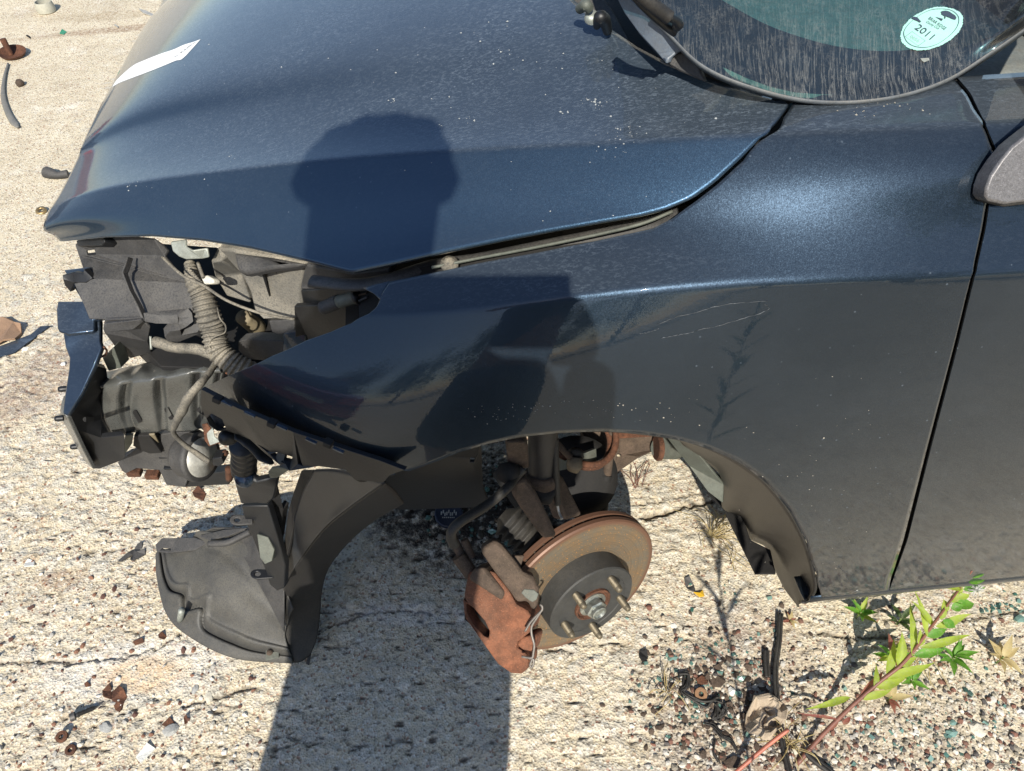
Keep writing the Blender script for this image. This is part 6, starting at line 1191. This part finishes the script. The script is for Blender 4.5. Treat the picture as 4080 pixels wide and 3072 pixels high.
skin_mesh('shirt', Vs, [(0, 1), (1, 2), (2, 3), (3, 4), (4, 5), (3, 6), (6, 7)], [(.175, .13), (.165, .12), (.185, .13), (.14, .10), .08, .065, .08, .065], 0, clothm, per)
skin_mesh('shorts', [(-.26, -.27, .97), (-.355, -.27, .85), (-.37, -.26, .38), (-.165, -.27, .85), (-.155, -.26, .38), (-.262, -.27, .80), (-.262, -.26, .36)], [(0, 1), (1, 2), (0, 3), (3, 4), (0, 5), (5, 6)], [(.18, .13), .125, .125, .125, .125, .11, .11], 0, shortm, per)
for sx_ in (-.385, -.138): skin_mesh('shoe', [(sx_, -.31, .05), (sx_, -.20, .05), (sx_, -.09, .035)], [(0, 1), (1, 2)], [.045, .05, .04], 0, shoem, per)
hd = MB()
for i in range(9):
    t = i/8*math.pi; hd.add(*lump(np.array([-.205+.060*math.cos(t), -.135, 1.69+.062*math.sin(t)]), .034, 70+i, 2, (1, 1.3, 1), .05))
hd.obj('hair', hairm, per); 
for s_ in (-1, 1):
    hd = MB().add(*lump(np.array([-.200+s_*.070, -.12, 1.650]), .015, 80+s_, 2, (.5, 1, 1.4), .03)); hd.obj('ear', skinm, per)
    MB().add(*lump(np.array([-.195+s_*.032, -.035, 1.655]), .011, 83+s_, 2, (1, 1, 1), .0)).obj('eye', M['silver'], per)
MB().add(*lump(np.array([-.195, -.022, 1.625]), .016, 87, 2, (.8, 1.3, 1.2), .0)).obj('nose', skinm, per); MB().add(*lump(np.array([-.195, -.035, 1.585]), .02, 88, 2, (1.2, .6, .4), .0)).obj('mouth', simple('lips', (.35, .12, .10), .5), per)
# phone: the camera looks out of its back
Xp, Yp, Zp = RT, UPV, -FW
ph_c = CAM-FW*.012-RT*.055-UPV*.018
phn = MB().box(ph_c, (.078, .037, .0045), Xp, Yp, Zp).obj('smartphone', simple('phone case', (.02, .02, .022), .35), smooth=False, bevel=.004); tag(phn, 'black smartphone held level in both hands of the person', 'smartphone')
MB().box(ph_c-FW*.0052, (.072, .033, .0006), Xp, Yp, Zp).obj('screen', simple('phone screen', (.005, .005, .006), .1), phn, smooth=False)
for sgn in (-1, 1):
    hc_ = ph_c+RT*sgn*.085-UPV*.02; wr = np.array([-.15, -.03, 1.375]) if sgn < 0 else np.array([.045, -.045, 1.35])
    V_ = [wr, hc_-FW*.005, ]; E_ = [(0, 1)]; Rr = [(.028, .02), (.034, .016)]
    for k in range(4):
        o_ = hc_+UPV*(.030-.019*k)+FW*.003; l = (.9, 1, .95, .75)[k]; i = len(V_)
        V_ += [o_, o_-RT*sgn*.022*l+FW*.001, o_-RT*sgn*.040*l]; E_ += [(1, i), (i, i+1), (i+1, i+2)]; Rr += [.0095, .0085, .007]
    i = len(V_); V_ += [hc_-FW*.022-RT*sgn*.008-UPV*.015, hc_-FW*.026-RT*sgn*.028, hc_-FW*.022-RT*sgn*.045+UPV*.006]; E_ += [(1, i), (i, i+1), (i+1, i+2)]; Rr += [.012, .010, .008]
    skin_mesh('hand', V_, E_, Rr, 0, skinm, per)
# ---------------------------------------------------------------- what the paint reflects: trees and two parked cars behind the photographer
barkm = simple('bark', (.10, .075, .05), .9, vscale=4); crm = [leafm('tree leaves', (.035, .06, .015), (.06, .10, .03)), leafm('olive tree leaves', (.05, .065, .02), (.09, .11, .04))]
def tree(x, y, h, w, k, label):
    e = empty('tree', (x, y, 0), label, 'tree', None); rg = np.random.default_rng(100+k)
    m2 = MB(); m2.tube(spline([(x, y, -.1), (x+.1, y, h*.3), (x-.1, y+.1, h*.6), (x, y, h*.85)], 14), np.linspace(h*.035, h*.008, 14), 8)
    for j in range(6):
        a = j*1.1; z0 = h*(.3+.08*j); m2.tube([(x, y, z0), (x+math.cos(a)*w*.3, y+math.sin(a)*w*.3, z0+h*.12), (x+math.cos(a)*w*.55, y+math.sin(a)*w*.5, z0+h*.2)], [h*.012, h*.008, h*.003], 6)
    m2.obj('trunk', barkm, e)
    n = 5200; cl = rg.normal(0, 1, (46, 3)); cl /= np.linalg.norm(cl, axis=1)[:, None]; cl *= rg.uniform(.45, 1, (46, 1)); ctr = np.array([x, y, h*.6]); ci = rg.integers(0, 46, n)
    c = ctr+cl[ci]*np.array([w, w, h*.40])+rg.normal(0, w*.13, (n, 3)); s = rg.uniform(.06, .16, n)*h/7; A1 = rg.normal(0, 1, (n, 3)); A2 = rg.normal(0, 1, (n, 3)); A1 /= np.linalg.norm(A1, axis=1)[:, None]; A2 = np.cross(A1, A2); A2 /= np.linalg.norm(A2, axis=1)[:, None]
    V_ = np.stack([c-A1*s[:, None], c+A2*s[:, None]*.5, c+A1*s[:, None], c-A2*s[:, None]*.5], 1).reshape(-1, 3); F = np.arange(n*4).reshape(n, 4)
    me = bpy.data.meshes.new('crown'); me.from_pydata(V_.tolist(), [], F.tolist()); me.materials.append(crm[k % 2]); o = link(bpy.data.objects.new('crown', me)); o.parent = e; o.matrix_parent_inverse = pmat(e).inverted()
tl = ['broad', 'rounded', 'narrow', 'open', 'dense', 'low', 'tall', 'ragged', 'leaning', 'slender', 'spreading']
for k, (x, y, h, w) in enumerate([(-34, -14, 7, 4), (-27, -20, 8, 4.5), (-20, -25, 7, 4), (-13, -27, 8.5, 4.5), (-6, -30, 7.5, 4), (1, -29, 8, 4.3), (8, -27, 9, 4.5), (15, -24, 8.5, 4.5), (22, -18, 9, 5), (28, -10, 9, 5), (6.2, -8.6, 8.6, 3.0)]):
    tree(x, y, h, w, k, tl[k]+' dark tree in the row behind the photographer, number %d from the left' % (k+1) if 0 else tl[k]+' dark leafed tree standing behind the photographer')
def carbody(name, loc, rz, mt_, label, lights):
    e = empty(name, loc, label, 'car'); e.rotation_euler = (0, 0, rz); ca = np.array([math.cos(rz), math.sin(rz), 0]); cb = np.array([-math.sin(rz), math.cos(rz), 0]); lo = np.array(loc)
    T_ = lambda x, y, z: lo+ca*x+cb*y+np.array([0, 0, z])
    xs = [-2.2, -2.12, -1.7, -.9, -.3, .6, 1.2, 1.8, 2.15, 2.2]; tz = [.55, .78, .92, .98, 1.0, 1.0, 1.0, .98, .88, .6]; hw = [.70, .80, .86, .88, .88, .88, .88, .86, .80, .72]
    xs2 = np.linspace(-2.2, 2.2, 40); tz = np.interp(xs2, xs, tz); hw = np.interp(xs2, xs, hw)
    G = [[T_(x, w*f, z) for f, z in ((-.9, .25), (-1, .35), (-1.02, .6), (-1, t-.12), (-.95, t-.03), (-.8, t), (0, t+.02), (.8, t), (.95, t-.03), (1, t-.12), (1.02, .6), (1, .35), (.9, .25))] for x, w, t in zip(xs2, hw, tz)]
    m2 = MB().grid(G); n_ = 13; m2.f.append(tuple(range(n_))[::-1]); m2.f.append(tuple(range(39*n_, 40*n_))); m2.obj('body', mt_, e, angle=50)
    gx_ = [-1.0, -.45, .0, .7, 1.25, 1.7]; gzz = [1.0, 1.32, 1.44, 1.46, 1.36, 1.0]; G = [[T_(x, f*.82*(1-.28*(z-1)/.46 if f else 1), zz) for f, zz in ((-1, 1.0), (-.82, z-.02), (-.5, z+.01), (.0, z+.02), (.5, z+.01), (.82, z-.02), (1, 1.0))] for x, z in zip(gx_, gzz)]
    MB().grid(G).obj('greenhouse', simple('car glass', (.01, .012, .014), .05, coat=1), e, angle=50)
    G = [[T_(x, f, z+.012) for f in np.linspace(-.55, .55, 6)] for x, z in zip((-.1, .2, .7, 1.0), (1.43, 1.455, 1.46, 1.42))]; MB().grid(G).obj('roof', mt_, e, solid=.02)
    for wx in (-1.35, 1.35):
        for wy in (-.80, .80):
            w = MB().lathe([(.20, -.10), (.29, -.10), (.32, -.07), (.32, .07), (.29, .10), (.20, .10)], T_(wx, wy, .32), cb, 32).obj('wheel', M['rubber'], e); MB().lathe([(0, .09), (.06, .10), (.18, .07), (.21, .09), (.21, -.09), (0, -.09)], T_(wx, wy, .32), cb, 24).obj('rim', M['silver'], w)
    rl = simple('red lamp', (.55, .01, .008), .15, coat=1)
    for s_ in (-1, 1):
        MB().box(T_(2.13, s_*.62, .78), (.06, .16, .10), ca, cb).obj('tail_lamp', rl, e, bevel=.03, smooth=False); MB().box(T_(-2.12, s_*.62, .70), (.06, .15, .07), ca, cb).obj('headlight', M['silver'], e, bevel=.03, smooth=False)
    MB().box(T_(2.21, 0, .62), (.02, .26, .07), ca, cb).obj('number_plate', M['silver'], e, smooth=False); return e
carbody('parked_car', (-4.3, -1.55, 0), R(25), simple('dark red car paint', (.30, .02, .04), .25, .2, var=.05, coat=1, bump=0), 'dark red car parked behind the photographer to the left', 1)
carbody('parked_car', (-5.3, 2.75, 0), 0.0, simple('white car paint', (.62, .63, .62), .3, var=.04, coat=1, bump=0), 'white car with red tail lamps parked beyond the hood nose', 1)
def V(b,z): return None
for r in (4,5,6,8):
    print('ROW',r,[tuple(np.round(proj(CO+CA*a+CB*fb[r](a)+np.array([0,0,fz[r](a)]))).astype(int).tolist()) for a in (-.71,-.6,-.47,-.34,-.2,-.05,.1,.25,.42)])
for p in [(240,962),(620,720),(1130,665),(1700,610),(2300,575),(3000,540),(3400,520),(3160,400),(3545,2352),(3545,2300)]: 
    u=uv_at(*p); q=toC(S(*[[k] for k in u])[0]); print('PT',p,np.round(u,3),np.round(q,3), 'row',u[1]*(NR-1), np.round(proj(S(*[[k] for k in u])[0])))
